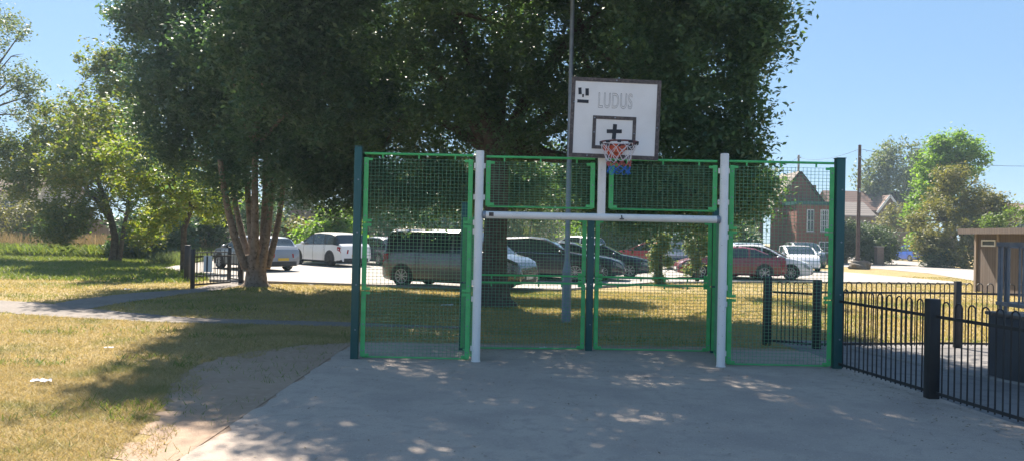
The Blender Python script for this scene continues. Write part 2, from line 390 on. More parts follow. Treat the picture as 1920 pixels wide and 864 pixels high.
mesh_panel((PB['L'] + .075, FY), (PB['WL'] - .09, FY), .03, 2.71, .052, .047, 'tall wire mesh panel left of the goal, with the parked van seen through it', (.92, 1.83))
mesh_panel((PB['WR'] + .09, FY + .03), (PB['Rr'] - .075, FY + .03), .03, 2.71, .052, .047, 'tall wire mesh panel right of the goal, with the brick building seen through it', (.92, 1.83))
mesh_panel((PB['WL'] + .085, FY), (1.10, FY), 2.08, 2.70, .066, .036, 'low mesh panel above the crossbar, left of the backboard stem')
mesh_panel((1.29, FY), (PB['WR'] - .085, FY), 2.08, 2.70, .066, .036, 'low mesh panel above the crossbar, right of the backboard stem')
for a, b, t in (((-.64, BY - .15), (1.11, BY), 'left of the middle post, before the lamp post'), ((1.25, BY), (3.0, BY + .04), 'right of the middle post, before the sunny grass')):
    mesh_panel(a, b, .03, 1.96, .052, .047, 'rear goal mesh panel ' + t, (1.0, 1.11), False, (1.0, 1.11))
mesh_panel((PB['WL'] - .03, FY + .1), (-.68, BY - .26), .03, 1.96, .06, .05, 'narrow mesh side panel of the goal recess behind the left white post', (1.0,), False)
mesh_panel((PB['WR'] + .03, FY + .12), (3.05, BY - .02), .03, 1.96, .06, .05, 'narrow mesh side panel of the goal recess behind the right white post', (1.0,), False)

# --- white goal
gl = empty('football_goal', (0, FY - .06, 0), 0, 'white metal goal frame with two tall posts and a round crossbar', 'goal')
for x, h in ((PB['WL'], 2.82), (PB['WR'], 2.85)):
    bm = B(); tube(bm, [(x, 0, 0), (x, 0, h - .015), (x, 0, h)], [.057, .057, .052], 20)
    p = obj('goal_post', bm, M['white'], gl, 40)
    bm = B()
    for z in (.18, .84, 1.06, 1.74, 1.86, 2.2, 2.62):
        for s in ((-1, 1) if z > 2.1 else ((-1,) if x < 1 else (1,))): box(bm, (x + s * .062, .02, z), (.03, .012, .07), bev=.003)
    pieces('lug', bm, M['white'], p)
    bm = B(); cyl(bm, (x, 0, .012), .064, .012, n=20); obj('base_plate', bm, M['white'], p, 40)
bm = B(); tube(bm, [(PB['WL'] + .06, -.005, 1.965), (PB['WR'] - .06, -.005, 1.965)], .049, 20)
cb = obj('crossbar', bm, M['white'], gl, 40)
bm = B()
for x in (PB['WL'] + .075, PB['WR'] - .075): cyl(bm, (x, -.005, 1.965), .0535, .045, 'X', 20)
pieces('collar', bm, M['steel'], cb, 40)
bm = B(); box(bm, (PB['WL'] + .17, -.0545, 1.972), (.062, .006, .052), bev=.002); pieces('maker_plate', bm, M['border'], cb)
bm = B(); box(bm, (1.46, -.055, 1.945), (.058, .006, .014)); box(bm, (1.457, -.055, 1.975), (.012, .006, .04)); box(bm, (1.468, -.055, 1.965), (.02, .006, .008)); obj('scuff', bm, M['tape'], cb)

# --- basketball hoop
hb = empty('basketball_hoop', (1.19, FY - .1, 1.99), 0, 'white basketball backboard with black border, tape marks and a hoop, above the goal', 'basketball hoop')
bm = B(); box(bm, (.0, .06, .42), (.105, .08, .84), bev=.008); obj('stem', bm, M['white'], hb, 40)
BW, BH, BT = 1.19, 1.06, .03
bc = P(1153, 223, FY - .16) - Vector((1.19, FY - .1, 1.99))
bd_rot = Matrix.Rotation(R(1.4), 4, 'Y')
board = obj('backboard', (lambda b: (box(b, (0, 0, 0), (BW, BT, BH), bev=.004), b)[1])(B()), M['board'], hb)
board.matrix_local = Matrix.Translation(bc) @ bd_rot
fy = -BT / 2 - .003
def strip_frame(bm, cx, cz, w, h, t, y, d):
    box(bm, (cx, y, cz + h / 2 - t / 2), (w, d, t)); box(bm, (cx, y, cz - h / 2 + t / 2), (w, d, t))
    box(bm, (cx - w / 2 + t / 2, y, cz), (t, d, h - 2 * t)); box(bm, (cx + w / 2 - t / 2, y, cz), (t, d, h - 2 * t))
bm = B(); strip_frame(bm, 0, 0, BW, BH, .052, fy, .008); obj('border', bm, M['border'], board)
bm = B(); strip_frame(bm, -.005, -.19, .575, .44, .045, fy, .008); obj('target_square', bm, M['border'], board)
bm = B()
for x, z in ((-.55, .2), (-.27, -.19), (.26, -.19), (0, .01), (.2, -.505), (-.35, -.505), (.56, -.1), (0, .505), (-.27, 0.0)): cyl(bm, (x, fy - .006, z), .010, .006, 'Y', 8)
pieces('bolt', bm, M['steel'], board)
bm = B()
for x, z, w, h, a in ((-.48, .345, .042, .088, -5), (-.385, .335, .045, .095, -3), (-.437, .285, .022, .04, 0), (-.435, .21, .15, .042, 1), (0, -.175, .052, .2, 3), (-.002, -.17, .2, .05, -2)):
    box(bm, (x, fy + (.0005 if w == .2 else 0), z), (w, .006, h), Matrix.Rotation(R(a), 4, 'Y'))
pieces('tape_mark', bm, M['tape'], board)
# outlined lettering, drawn with a thin pen line
cu = bpy.data.curves.new('lettering', 'FONT'); cu.body = 'LUDUS'; cu.size = .27; cu.align_x = 'CENTER'; cu.fill_mode = 'NONE'; cu.bevel_depth = .0024; cu.bevel_resolution = 0; cu.space_character = 1.12
to = bpy.data.objects.new('lettering_curve', cu); COL.objects.link(to)
bpy.context.view_layer.update()
me = bpy.data.meshes.new_from_object(to.evaluated_get(bpy.context.evaluated_depsgraph_get()))
bpy.data.objects.remove(to)
xs = [v.co.x for v in me.vertices]; ys = [v.co.y for v in me.vertices]
sx, sy = .45 / (max(xs) - min(xs)), .205 / (max(ys) - min(ys)); mx, my = (max(xs) + min(xs)) / 2, (max(ys) + min(ys)) / 2
for v in me.vertices: v.co = ((v.co.x - mx) * sx, -v.co.z * .6, (v.co.y - my) * sy)
lt = link('lettering', me, M['ink'], board, (-.005, fy, .235)); 
# rim, bracket and net
rc = Vector((1.335, FY - .62, 2.90)) - Vector((1.19, FY - .1, 1.99))
RR = .235
bm = B(); tube(bm, [rc + Vector((RR * math.cos(a), RR * math.sin(a), 0)) for a in np.linspace(0, 2 * math.pi, 41)], .0115, 8, False)
rim = obj('rim', bm, M['rim'], hb, 60)
bm = B()
for k in range(10):
    a = 2 * math.pi * (k + .3) / 10; box(bm, rc + Vector((RR * math.cos(a), RR * math.sin(a), -.008)), (.05, .035, .032), Matrix.Rotation(a + R(90), 4, 'Z'), bev=.006)
pieces('net_hook', bm, M['tape'], rim)
bm = B()
prism(bm, [(rc.x - .155, rc.z + .012), (rc.x + .155, rc.z + .012), (rc.x + .15, rc.z - .04), (rc.x + .05, rc.z - .15), (rc.x - .05, rc.z - .15), (rc.x - .15, rc.z - .04)], bc.y - .025, bc.y - .045)
prism(bm, [(rc.x - .05, rc.z + .012), (rc.x + .05, rc.z + .012), (rc.x + .045, rc.z - .10), (rc.x - .045, rc.z - .10)], bc.y - .045, rc.y + RR * .93)
obj('bracket', bm, M['orange'], hb)
NR = [(0, RR - .005), (-.085, .205), (-.165, .172), (-.235, .152), (-.30, .142), (-.35, .138), (-.39, .146)]
def netpt(i, k):
    z, r = NR[i]; a = 2 * math.pi * (k + (.5 if i % 2 else 0)) / 10 + .3
    j = .018 if i else 0
    return rc + Vector((r * math.cos(a) + random.uniform(-j, j), r * math.sin(a) + random.uniform(-j, j), z + random.uniform(-j, j)))
net = [[netpt(i, k) for k in range(10)] for i in range(len(NR))]
for rng_i, m_, nm in (((0, 1, 2), 'nwhite', 'net_top'), ((3,), 'nred', 'net_middle'), ((4, 5), 'nblue', 'net_bottom')):
    bm = B()
    for i in rng_i:
        for k in range(10):
            k2 = (k + (1 if i % 2 else -1)) % 10
            for kk in (k, k2):
                tube(bm, [net[i][k], (net[i][k] + net[i + 1][kk]) / 2 + Vector((0, 0, -.008)), net[i + 1][kk]], .0046 if m_ == 'nwhite' else .0058, 5)
    obj(nm, bm, M[m_], hb, 60)

# ================================================================== HOOP-TOP RAILINGS
def hoop_bay(parent, a, b, h, pitch, hw=.1, rad=.0085, mirror=False):
    """one bay of bow-top bars with an upper and a lower rail, between two points"""
    a, b = Vector(a), Vector(b); d = (b - a); L = d.length; d.normalize()
    bm = B(); n = max(1, round((L - .1) / pitch)); p = (L - .1) / n
    for i in range(n):
        c = a + d * (.05 + p * (i + .5)); lo, hi = c - d * hw / 2, c + d * hw / 2
        arc = [c + d * (math.cos(t) * hw / 2) + Vector((0, 0, h - hw / 2 + math.sin(t) * hw / 2)) for t in np.linspace(math.pi, 0, 9)]
        tube(bm, [lo + Vector((0, 0, .04))] + arc + [hi + Vector((0, 0, .04))], rad, 6)
    up = Vector((0, 0, 1))
    for z, w in ((.075, .012), (h - .17, .010)):
        q = Matrix.Rotation(math.atan2(d.y, d.x), 4, 'Z'); box(bm, (a + b) / 2 + up * z, (L, w, .035), q)
    return obj('hoop_bay', bm, M['black'], parent, 60)
def rail_post(parent, p, h, w=.10):
    bm = B(); box(bm, Vector(p) + Vector((0, 0, h / 2)), (w, w, h), bev=.006)
    return obj('post', bm, M['black'], parent, 40)
o0 = Vector((PB['Rr'], FY + .01, 0))
p1, p2 = G(1745, 746), Vector((4.74, 7.0, 0))
dv = (p1 - o0).normalized()
fr = empty('hoop_railing', p1, 0, 'black hoop topped railings running from the tall green post towards the camera', 'railings', 'black hoop railings')
L0 = o0 - p1
rail_post(fr, (0, 0, 0), 1.10, .12)
hoop_bay(fr, L0 + dv * .06, -dv * .07, 1.08, .195)
e1 = dv * 1.95; e2 = dv * 3.85; e3 = dv * 5.8
hoop_bay(fr, dv * .07, e1 - dv * .06, 1.08, .195); rail_post(fr, e1, 1.10, .11)
hoop_bay(fr, e1 + dv * .06, e2 - dv * .06, 1.08, .195); rail_post(fr, e2, 1.10, .11); hoop_bay(fr, e2 + dv * .06, e3, 1.08, .195)
# far run, across the side court
q0, q1, q2 = G(1437, 646), G(1530, 653), G(1793, 651)
br = empty('hoop_railing', q1, 0, 'black hoop topped railings along the sunny grass, behind the side court', 'railings', 'black hoop railings')
rail_post(br, (0, 0, 0), 1.10, .11)
dd = (q2 - q1).normalized()
hoop_bay(br, dd * .06, (q2 - q1) - dd * .06, 1.07, .176); rail_post(br, q2 - q1, 1.10, .09)
xx = q2 - q1
for k in range(2):
    nx = xx + Vector((2.3, -.02, 0)); hoop_bay(br, xx + Vector((.05, 0, 0)), nx - Vector((.05, 0, 0)), 1.07, .176); rail_post(br, nx, 1.10, .09); xx = nx
gt = empty('railing_gate', q0, 0, 'narrow black hoop topped gate with close bars, seen through the right mesh panel', 'gate')
rail_post(gt, (0, 0, 0), 1.12, .115)
hoop_bay(gt, Vector((.08, 0, 0)), (q1 - q0) - Vector((.08, 0, 0)), 1.04, .115, .07)

# gate by the big multi-stemmed tree
ga, gb = G(361, 540), G(447, 530)
kg = empty('park_gate', ga, 0, 'black metal park gate with a white notice, beside the many stemmed tree', 'gate')
def gate_leaf(a, b, h, n):
    bm = B(); a, b = Vector(a), Vector(b)
    for z, w in ((.10, .05), (h - .10, .04)): bar(bm, a + Vector((0, 0, z)), b + Vector((0, 0, z)), .035, w)
    for i in range(n + 1):
        c = a + (b - a) * i / n; tube(bm, [c + Vector((0, 0, .08)), c + Vector((0, 0, h))], .011, 6)
    return obj('gate_leaf', bm, M['black'], kg, 50)
rel = lambda px, py: G(px, py) - ga
gate_leaf((0, 0, 0), rel(432, 534), 1.0, 11); gate_leaf(rel(432, 527), rel(449, 529), 1.0, 3)
gate_leaf(rel(352, 524), rel(428, 519), 1.0, 9)
for px, py, h, w in ((361, 540, 1.12, .10), (351, 525, 1.16, .15), (452, 530, 1.0, .13), (430, 526, 1.12, .09), (449, 518, 1.0, .10)):
    rail_post(kg, rel(px, py), h, w)
sgn = P(390, 494, ga.y - .09) - ga
bm = B(); box(bm, sgn, (.24, .012, .46), bev=.003); nb = obj('notice', bm, M['signw'], kg)
bm = B(); box(bm, sgn + Vector((-.02, -.009, 0)), (.045, .006, .44)); obj('shadow_bar', bm, M['black'], nb)  # black strip stands in for a shadow down the notice

# ================================================================== STREET FURNITURE
lp = G(1061, 603)
lc = empty('lamp_column', lp, 0, 'tall grey steel lamp post with a thicker base, behind the goal', 'lamp post')
bm = B(); tube(bm, [(0, 0, 0), (0, 0, 1.02)], .092, 16); bs = obj('base', bm, M['steel'], lc, 40)
bm = B(); box(bm, (0, -.094, .62), (.10, .01, .5), bev=.004); obj('door', bm, M['steel'], bs)
bm = B(); tube(bm, [(0, 0, 1.02), (0, 0, 1.20), (0, 0, 1.24), (0, 0, 5), (0, 0, 8.2)], [.092, .06, .054, .046, .036], 16); obj('shaft', bm, M['steel'], lc, 40)
bm = B(); tube(bm, [(0, 0, 8.2), (0, .15, 8.5), (0, .8, 8.65)], [.034, .03, .03], 8); obj('arm', bm, M['steel'], lc, 40)
bm = B(); box(bm, (0, 1.1, 8.65), (.25, .65, .12), bev=.03); obj('lantern', bm, M['steel'], lc, 40)

# skate ramp end with guard rail
ra = G(1850, 701)
rp = empty('ramp_platform', ra, R(-90), 'dark grey skate ramp platform behind the railings on the right', 'ramp')
bm = B(); box(bm, (2.2, 1.1, .395), (4.4, 2.2, .79), bev=.01); obj('body', bm, M['ramp'], rp)
bm = B(); box(bm, (2.2, 1.1, .815), (4.46, 2.26, .045), bev=.008); obj('deck', bm, M['ramptop'], rp)
def guard(loc, rz, w, label, z0=.95, z1=1.72, step=.21):
    r = empty('guard_rail', ra + Vector((loc[0], loc[1], .84)), rz, label, 'guard rail', 'guard rails on the ramp')
    bm = B(); box(bm, (w / 2, 0, z1 - .84), (w, .05, .055)); obj('top_rail', bm, M['railsteel'], r)
    bm = B(); box(bm, (w / 2, 0, z0 - .84), (w, .045, .045)); obj('bottom_rail', bm, M['railsteel'], r)
    bm = B(); n = int(w / step)
    for i in range(n + 1): box(bm, (.02 + (w - .04) * i / n, 0, (z0 + z1) / 2 - .84), (.02, .02, z1 - z0))
    obj('bars', bm, M['railsteel'], r)
    for x in (.02, w * .5, w - .1):
        bm = B(); box(bm, (x, .03, (z1 - .84) / 2), (.035, .035, z1 - .84)); obj('post', bm, M['railsteel'], r)
guard((.08, -.06), R(-90), 4.2, 'grey barred guard rail along the near side of the skate ramp platform, facing the court')
guard((.16, -.10), 0, 1.9, 'grey barred guard rail across the far end of the skate ramp platform', .95, 1.70, .2)

# shed
sh0 = G(1828, 546)
sd = empty('shed', sh0, R(-90), 'flat roofed brown timber shed with a slit window, on the right', 'shed')
bm = B(); box(bm, (4, 2.2, 1.08), (8, 4.4, 2.16)); obj('wall', bm, M['plank'], sd)
bm = B()
for x in (0.05, 1.35, 2.9, 4.5): box(bm, (x, -.03, 1.08), (.12, .06, 2.16))
pieces('corner_post', bm, M['fencewood'], sd)
bm = B(); box(bm, (3.95, 2.1, 2.26), (8.3, 5.2, .13), Matrix.Rotation(R(1.2), 4, 'X'), bev=.01); rf = obj('roof', bm, M['felt'], sd)
bm = B(); box(bm, (3.95, -.53, 2.19), (8.32, .05, .2)); obj('fascia', bm, M['plank'], rf)
bm = B(); strip_frame(bm, .78, 1.78, .82, .24, .05, -.012, .05); wf = obj('window', bm, M['signw'], sd)
bm = B(); box(bm, (.78, .0, 1.78), (.74, .02, .16)); obj('pane', bm, M['winglass'], wf)

# poles, wires, stone
tp = G(1608, 497); th = P(1611, 272, tp.y).z
tpo = empty('telegraph_pole', tp, 0, 'tall dark brown telegraph pole beside the drive, left of the olive bush', 'telegraph pole')
bm = B(); tube(bm, [(0, 0, 0), (0, 0, th)], [.15, .11], 12); obj('shaft', bm, M['wood'], tpo, 40)
bm = B(); box(bm, (0, -.13, th * .62), (.12, .05, .3)); box(bm, (0, -.14, th * .9), (.2, .05, .08)); pieces('fitting', bm, M['steel'], tpo)
bm = B(); bmesh.ops.create_icosphere(bm, subdivisions=3, radius=.5)
for v in bm.verts: v.co = Vector((v.co.x * 1.3, v.co.y, v.co.z * .75 + .18)) * (1 + .25 * math.sin(v.co.x * 7 + v.co.z * 9) * math.sin(v.co.y * 8 + 1))
obj('boulder', bm, M['rock'], None, 40, G(1612, 504)); tag(bpy.data.objects['boulder'], 'brown boulder at the foot of the telegraph pole', 'boulder')
up = G(1494, 478); uh = P(1496, 291, up.y).z
upo = empty('utility_pole', up, 0, 'grey wooden pole in front of the brick building, behind the right mesh panel', 'utility pole')
bm = B(); tube(bm, [(0, 0, 0), (0, 0, uh)], [.17, .12], 12); obj('shaft', bm, M['barkb'], upo, 40)
bm = B(); box(bm, (0, -.12, uh - .3), (.5, .1, .1)); box(bm, (0, -.14, uh - 1.2), (.16, .12, .25)); pieces('fitting', bm, M['steel'], upo)
def wire(name, a, b, sag, label):
    a, b = Vector(a), Vector(b); bm = B()
    tube(bm, [a + (b - a) * t - Vector((0, 0, 4 * sag * t * (1 - t))) for t in np.linspace(0, 1, 17)], .014, 5)
    tag(obj(name, bm, M['black'], None, 60), label, 'cable')
wire('cable', (tp.x, tp.y, th - .3), (up.x, up.y, uh - .3), .5, 'overhead cable between the grey pole and the brown telegraph pole')
wire('cable', (tp.x, tp.y, th - .3), P(1990, 310, 60), .5, 'overhead cable from the telegraph pole to the right over the trees')
wire('cable', (up.x, up.y, uh - .3), P(1400, 330, 66), .3, 'short overhead cable from the grey pole into the oak crown')
# notice board by the brick building
nbp = G(1581, 492)
n_ = empty('notice_board', nbp, 0, 'white notice on a brown board beside the brick building', 'sign')
bm = B(); box(bm, (0, 0, .95), (.75, .08, 1.9), bev=.01); obj('board', bm, M['wood'], n_)
bm = B(); box(bm, (-.08, -.05, 1.32), (.5, .02, .62)); box(bm, (-.05, -.05, .62), (.4, .02, .42)); pieces('notice', bm, M['signw'], n_)
# wheelie bins by the blue car
for k, (px, lab) in enumerate(((1676, 'green wheelie bin by the brick garden wall, farther from the blue car'), (1692, 'green wheelie bin by the brick garden wall, next to the blue car'))):
    b = empty('wheelie_bin', P(px, 470, 80) * Vector((1, 1, 0)) if False else Vector((P(px, 470, 80).x, 80, 0)), .1 * k, lab, 'bin', 'wheelie bins by the wall')
    bm = B(); prism(bm, [(-.28, .08), (.28, .08), (.33, 1.0), (-.33, 1.0)], -.33, .33); obj('body', bm, M['bin'], b)
    bm = B(); box(bm, (0, 0, 1.04), (.72, .76, .08), bev=.03); obj('lid', bm, M['bin'], b)
    bm = B(); cyl(bm, (-.25, .3, .1), .1, .05, 'X', 14); cyl(bm, (.25, .3, .1), .1, .05, 'X', 14); pieces('wheel', bm, M['tyre'], b)

# litter
def litter(px, py, s, label, z=.03, flat=.35):
    bm = B(); bmesh.ops.create_grid(bm, x_segments=7, y_segments=5, size=s)
    for v in bm.verts:
        v.co = Vector((v.co.x * (1 + .3 * random.random()), v.co.y * .55, flat * s * random.random()))
    o = obj('paper_litter', bm, M['paper'], None, 20, G(px, py) + Vector((0, 0, z))); o.rotation_euler.z = random.uniform(-.4, .4)
    tag(o, label, 'litter', 'white litter')
litter(80, 719, .085, 'crumpled white paper on the dry grass at the lower left')
litter(205, 655, .05, 'small white scrap at the edge of the tree shade')
litter(240, 544, .09, 'white scrap on the grass beside the path below the small tree')
litter(838, 575, .13, 'white paper on the shaded grass seen through the left mesh panel')
litter(1018, 655, .05, 'white wrapper against the foot of the rear goal panel')

# ================================================================== CARS
def lerp(tab, x):
    if x <= tab[0][0]: return tab[0][1]
    for (a, va), (b, vb) in zip(tab, tab[1:]):
        if x <= b:
            t = (x - a) / (b - a) if b > a else 0
            return va + (vb - va) * t
    return tab[-1][1]
def wheel(parent, x, y, r, w, dark=False, spokes=10):
    s = -1 if y < 0 else 1
    wo = empty('wheel', (x, y, r)); wo.parent = parent
    bm = B(); n = 28
    prof = [(r * .66, w / 2 - .004), (r * .93, w / 2), (r, w * .32), (r, -w * .32), (r * .93, -w / 2), (r * .66, -w / 2)]
    rings = [[bm.verts.new((q * math.cos(2 * math.pi * k / n), yy, q * math.sin(2 * math.pi * k / n))) for k in range(n)] for q, yy in prof]
    for a, b in zip(rings, rings[1:]):
        for k in range(n): bm.faces.new((a[k], a[(k + 1) % n], b[(k + 1) % n], b[k]))
    obj('tyre', bm, M['tyre'], wo, 35)
    bm = B(); yo = s * w / 2
    cyl(bm, (0, yo * .45, 0), r * .68, .01, 'Y', 28)
    back = obj('brake_disc', bm, M['trim'], wo)
    bm = B(); q = r * .67
    ro, ri = q, q * .9
    for k in range(n):
        a0, a1 = 2 * math.pi * k / n, 2 * math.pi * (k + 1) / n
        v = [bm.verts.new((rr * math.cos(a), yo * f, rr * math.sin(a))) for rr, a, f in ((ro, a0, .97), (ro, a1, .97), (ri, a1, .9), (ri, a0, .9))]; bm.faces.new(v)
        v = [bm.verts.new((rr * math.cos(a), yo * f, rr * math.sin(a))) for rr, a, f in ((ri, a0, .9), (ri, a1, .9), (ri, a1, .4), (ri, a0, .4))]; bm.faces.new(v)
    for k in range(spokes):
        a = 2 * math.pi * k / spokes
        box(bm, (math.cos(a) * q * .5, yo * .84, math.sin(a) * q * .5), (q * .95, .03, q * (1.15 / spokes)), Matrix.Rotation(-a, 4, 'Y'))
    cyl(bm, (0, yo * .88, 0), q * .2, .03, 'Y', 14)
    obj('rim', bm, M['trim'] if dark else M['alloy'], wo)
    return wo
def make_car(name, label, cat, pm, L, Wd, top, belt, glass, pillars, wb, rw, loc, th, group='cars in the car park', style='hatch', zb=.19, tumble=.15,
             plate=('platew', 'platey'), dark_rims=False, spokes=10, rails=False, clad=False, no_side_glass=(), trimglass=False, black_roof=False):
    """x forward. top / belt: polylines over x. glass=(rear window base, roof rear, roof front, windscreen base)"""
    root = empty(name, (loc[0], loc[1], 0), th, label, cat, group)
    g0, g1, g2, g3 = glass
    h = L / 2
    xs = {-h, -h + .02, -h + .07, -h + .15, -h + .28, h - .02, h - .07, h - .15, h - .28, h - .45, h - .7, g0, g1, g2, g3}
    xs |= {p for pr in pillars for p in pr} | {a for a, _ in top} | {a for a, _ in belt}
    xs |= set(np.linspace(-h, h, 31))
    xs = sorted(xs); xs = [x for i, x in enumerate(xs) if i == 0 or x - xs[i - 1] > .008]
    def ring(x):
        tf = max(0, (x - (h - .75)) / .75); tr = max(0, (-x - (h - .45)) / .45)
        w = Wd / 2 * (1 - .20 * tf ** 2.6 - .10 * tr ** 2.6)
        e = max(0, 1 - (h - abs(x)) / .12)
        zt, zl = lerp(top, x), lerp(belt, x); zl = min(zl, zt - .02)
        b = zb + .05 * e + (.03 if abs(x) > h - .3 else 0)
        wl = w * .965
        zr = max(zl + .006, zt - (.065 if zt - zl > .2 else .02))
        wr = wl - tumble * max(0, (zr - zl)) / .5 * .5 - (.03 if zt - zl < .2 else 0)
        return [(0, b), (w * .9, b), (w * .985, b + .10), (w, b + (zl - b) * .45), (w * .995, b + (zl - b) * .78), (wl, zl), (wr, zr), (wr - .09, zt - .012), (wr * .5, zt), (0, zt + .004)]
    rings = [ring(x) for x in xs]
    bms = {}
    verts = {}
    def face(key, quad):
        bm = bms.setdefault(key, bmesh.new()); vs_ = []
        for q in quad:
            k = (key, q)
            if k not in verts:
                x = xs[q[0]]; y, z = rings[q[0]][q[1]]; verts[k] = bm.verts.new((x, y * q[2], z))
            if verts[k] not in vs_: vs_.append(verts[k])
        if len(vs_) > 2:
            try: bm.faces.new(vs_)
            except ValueError: pass
    nr = len(rings[0])
    for i in range(len(xs) - 1):
        xm = (xs[i] + xs[i + 1]) / 2
        tall = all(rings[j][6][1] - rings[j][5][1] > .03 for j in (i, i + 1)) or (max(rings[j][6][1] - rings[j][5][1] for j in (i, i + 1)) > .12)
        for sgn in (1, -1):
            for k in range(nr - 1):
                key = 'body'
                if k in (5, 6) and black_roof and g0 < xm < g3 and tall: key = 'roof'
                if k == 5 and g0 + .05 < xm < g3 and tall and not any(a <= xm <= b for a, b in pillars): key = 'side_window' + ('L' if sgn > 0 else 'R')
                if k in (7, 8) or k == 6:
                    if g2 < xm < g3 and k > 6: key = 'windscreen'
                    elif g0 < xm < g1 and k > 6: key = 'rear_window'
                    elif black_roof and g1 <= xm <= g2: key = 'roof'
                elif k <= 1 and key == 'body' and clad: key = 'sill'
                q = [(i, k, sgn), (i + 1, k, sgn), (i + 1, k + 1, sgn), (i, k + 1, sgn)]
                face(key, q if sgn > 0 else q[::-1])
    for i in (0, len(xs) - 1):
        for sgn in (1, -1):
            for k in range(1, nr - 1): face('body', [(i, 0, sgn), (i, k, sgn), (i, k + 1, sgn)])
    mats = dict(body=pm, windscreen=M['glass'], rear_window=M['glass'], roof=M['trim'], sill=M['trim'], side_windowL=M['glass'], side_windowR=M['glass'])
    for key, bm in bms.items():
        bmesh.ops.remove_doubles(bm, verts=bm.verts, dist=.0005)
        obj(key.rstrip('LR') if key.startswith('side') else key, bm, mats[key], root, 32)
    # pillars, roof rails, waist trim, shut lines, handles
    Y = lambda x, k, s: Vector((x, rings[min(range(len(xs)), key=lambda j: abs(xs[j] - x))][k][0] * s, lerp([(xs[j], rings[j][k][1]) for j in range(len(xs))], x)))
    for s in (1, -1):
        bm = B(); tube(bm, [Y(x, 6, s) for x in np.linspace(g2 - .1, g3 - .06, 6)], .026, 6); obj('pillar', bm, M['trim'] if black_roof else pm, root, 50)
        bm = B()
        for x in [p for pr in pillars for p in pr[:1]] + [g3 - .25, wb[0] + rw + .16]:
            if wb[0] < x < wb[1]:
                a, b = Y(x, 2, s), Y(x, 5, s); mid = Y(x, 3, s)
                off = Vector((0, .003 * s, 0)); bar(bm, a + off, mid + off, .008, .006); bar(bm, mid + off, Y(x, 4, s) + off, .008, .006); bar(bm, Y(x, 4, s) + off, b + off, .008, .006)
        obj('shut_line', bm, M['trim'], root)
        for x in ([p[0] + .16 for p in pillars if wb[0] < p[0] < wb[1]][:2]):
            bm = B(); a = Y(x, 4, s) + Vector((0, .012 * s, .0)); box(bm, a, (.17, .03, .028), bev=.006); obj('door_handle', bm, pm, root, 40)
        bm = B(); a = Y(g3 - .3, 5, s); bmesh.ops.create_uvsphere(bm, u_segments=12, v_segments=8, radius=1, matrix=Matrix.Translation(a + Vector((0, .13 * s, .07))) @ Matrix.Diagonal((.075, .11, .075, 1)))
        bar(bm, a + Vector((0, -.02 * s, .02)), a + Vector((0, .08 * s, .04)), .035); obj('mirror', bm, pm, root, 50)
        if rails:
            bm = B(); tube(bm, [Y(g1 + .05, 7, s) + Vector((0, 0, .0)), Y(g1 + .15, 7, s) + Vector((0, 0, .055)), Y(g2 - .25, 7, s) + Vector((0, 0, .055)), Y(g2 - .12, 7, s)], .02, 6); obj('roof_rail', bm, M['chrome'], root, 50)
        bm = B(); tube(bm, [Y(x, 5, s) + Vector((0, .004 * s, .004)) for x in np.linspace(g0 + .1, g3 - .02, 9)], .009, 5); obj('waist_trim', bm, M['chrome'] if trimglass else M['trim'], root, 60)
        # lamps wrap the corner
        for nm, mt, ks, xa, xb in (('headlight', M['lamp'], (3, 4), h - .42, h - .05), ('tail_light', M['redlamp'], (3, 4), -h + .02, -h + .26)):
            bm = B(); up, dn = [], []
            for x in np.linspace(xa, xb, 6):
                c4, c5 = Y(x, 4, s), Y(x, 5, s)
                f = (x - xa) / (xb - xa); f = f if nm == 'headlight' else 1 - f
                up.append(c4.lerp(c5, .75) + Vector((.004, .008 * s, 0))); dn.append(c4.lerp(Y(x, 3, s), .12 + .28 * f) + Vector((.004, .008 * s, 0)))
            end = 1 if nm == 'headlight' else -1
            io = -1 if end > 0 else 0
            inn_u = Vector((end * (h + .006), up[io].y * (.68 if end > 0 else .52), up[io].z - .01)); inn_d = Vector((end * (h + .006), dn[io].y * (.66 if end > 0 else .55), dn[io].z + (.04 if end > 0 else -.02)))
            if end > 0: up.append(inn_u); dn.append(inn_d)
            else: up.insert(0, inn_u); dn.insert(0, inn_d)
            vu = [bm.verts.new(p) for p in up]; vd = [bm.verts.new(p) for p in dn]
            for i in range(len(vu) - 1): bm.faces.new((vu[i], vu[i + 1], vd[i + 1], vd[i]))
            r_ = bmesh.ops.solidify(bm, geom=bm.faces[:], thickness=.012)
            obj(nm, bm, mt, root, 40)
    zt0, zt1 = lerp(belt, -h + .05), lerp(belt, h - .05)
    # front: grille, lower intake, bumper; rear: bumper insert, plate
    bm = B(); box(bm, (h + .004, 0, zb + (zt1 - zb) * .66), (.02, Wd * .5, (zt1 - zb) * .2), bev=.008); gr = obj('grille', bm, M['trim'], root)
    bm = B()
    for k in (-.03, .03): box(bm, (h + .016, 0, zb + (zt1 - zb) * .66 + k), (.012, Wd * .48, .014))
    bm2 = bm; obj('grille_bar', bm2, M['chrome'], gr)
    bm = B(); box(bm, (h - .004, 0, zb + .15), (.03, Wd * .62, .15), bev=.01); obj('air_intake', bm, M['trim'], root)
    bm = B(); box(bm, (h + .018, 0, zb + .235), (.012, .52, .11), bev=.004); obj('number_plate', bm, M[plate[0]], root)
    zp = zb + (zt0 - zb) * .35
    bm = B(); box(bm, (-h + .004, 0, zb + .14), (.03, Wd * .74, .2), bev=.02); obj('rear_bumper', bm, M['trim'], root)
    bm = B(); box(bm, (-h - .008, 0, zp + .07), (.014, .52, .11), bev=.004); obj('number_plate', bm, M[plate[1]], root)
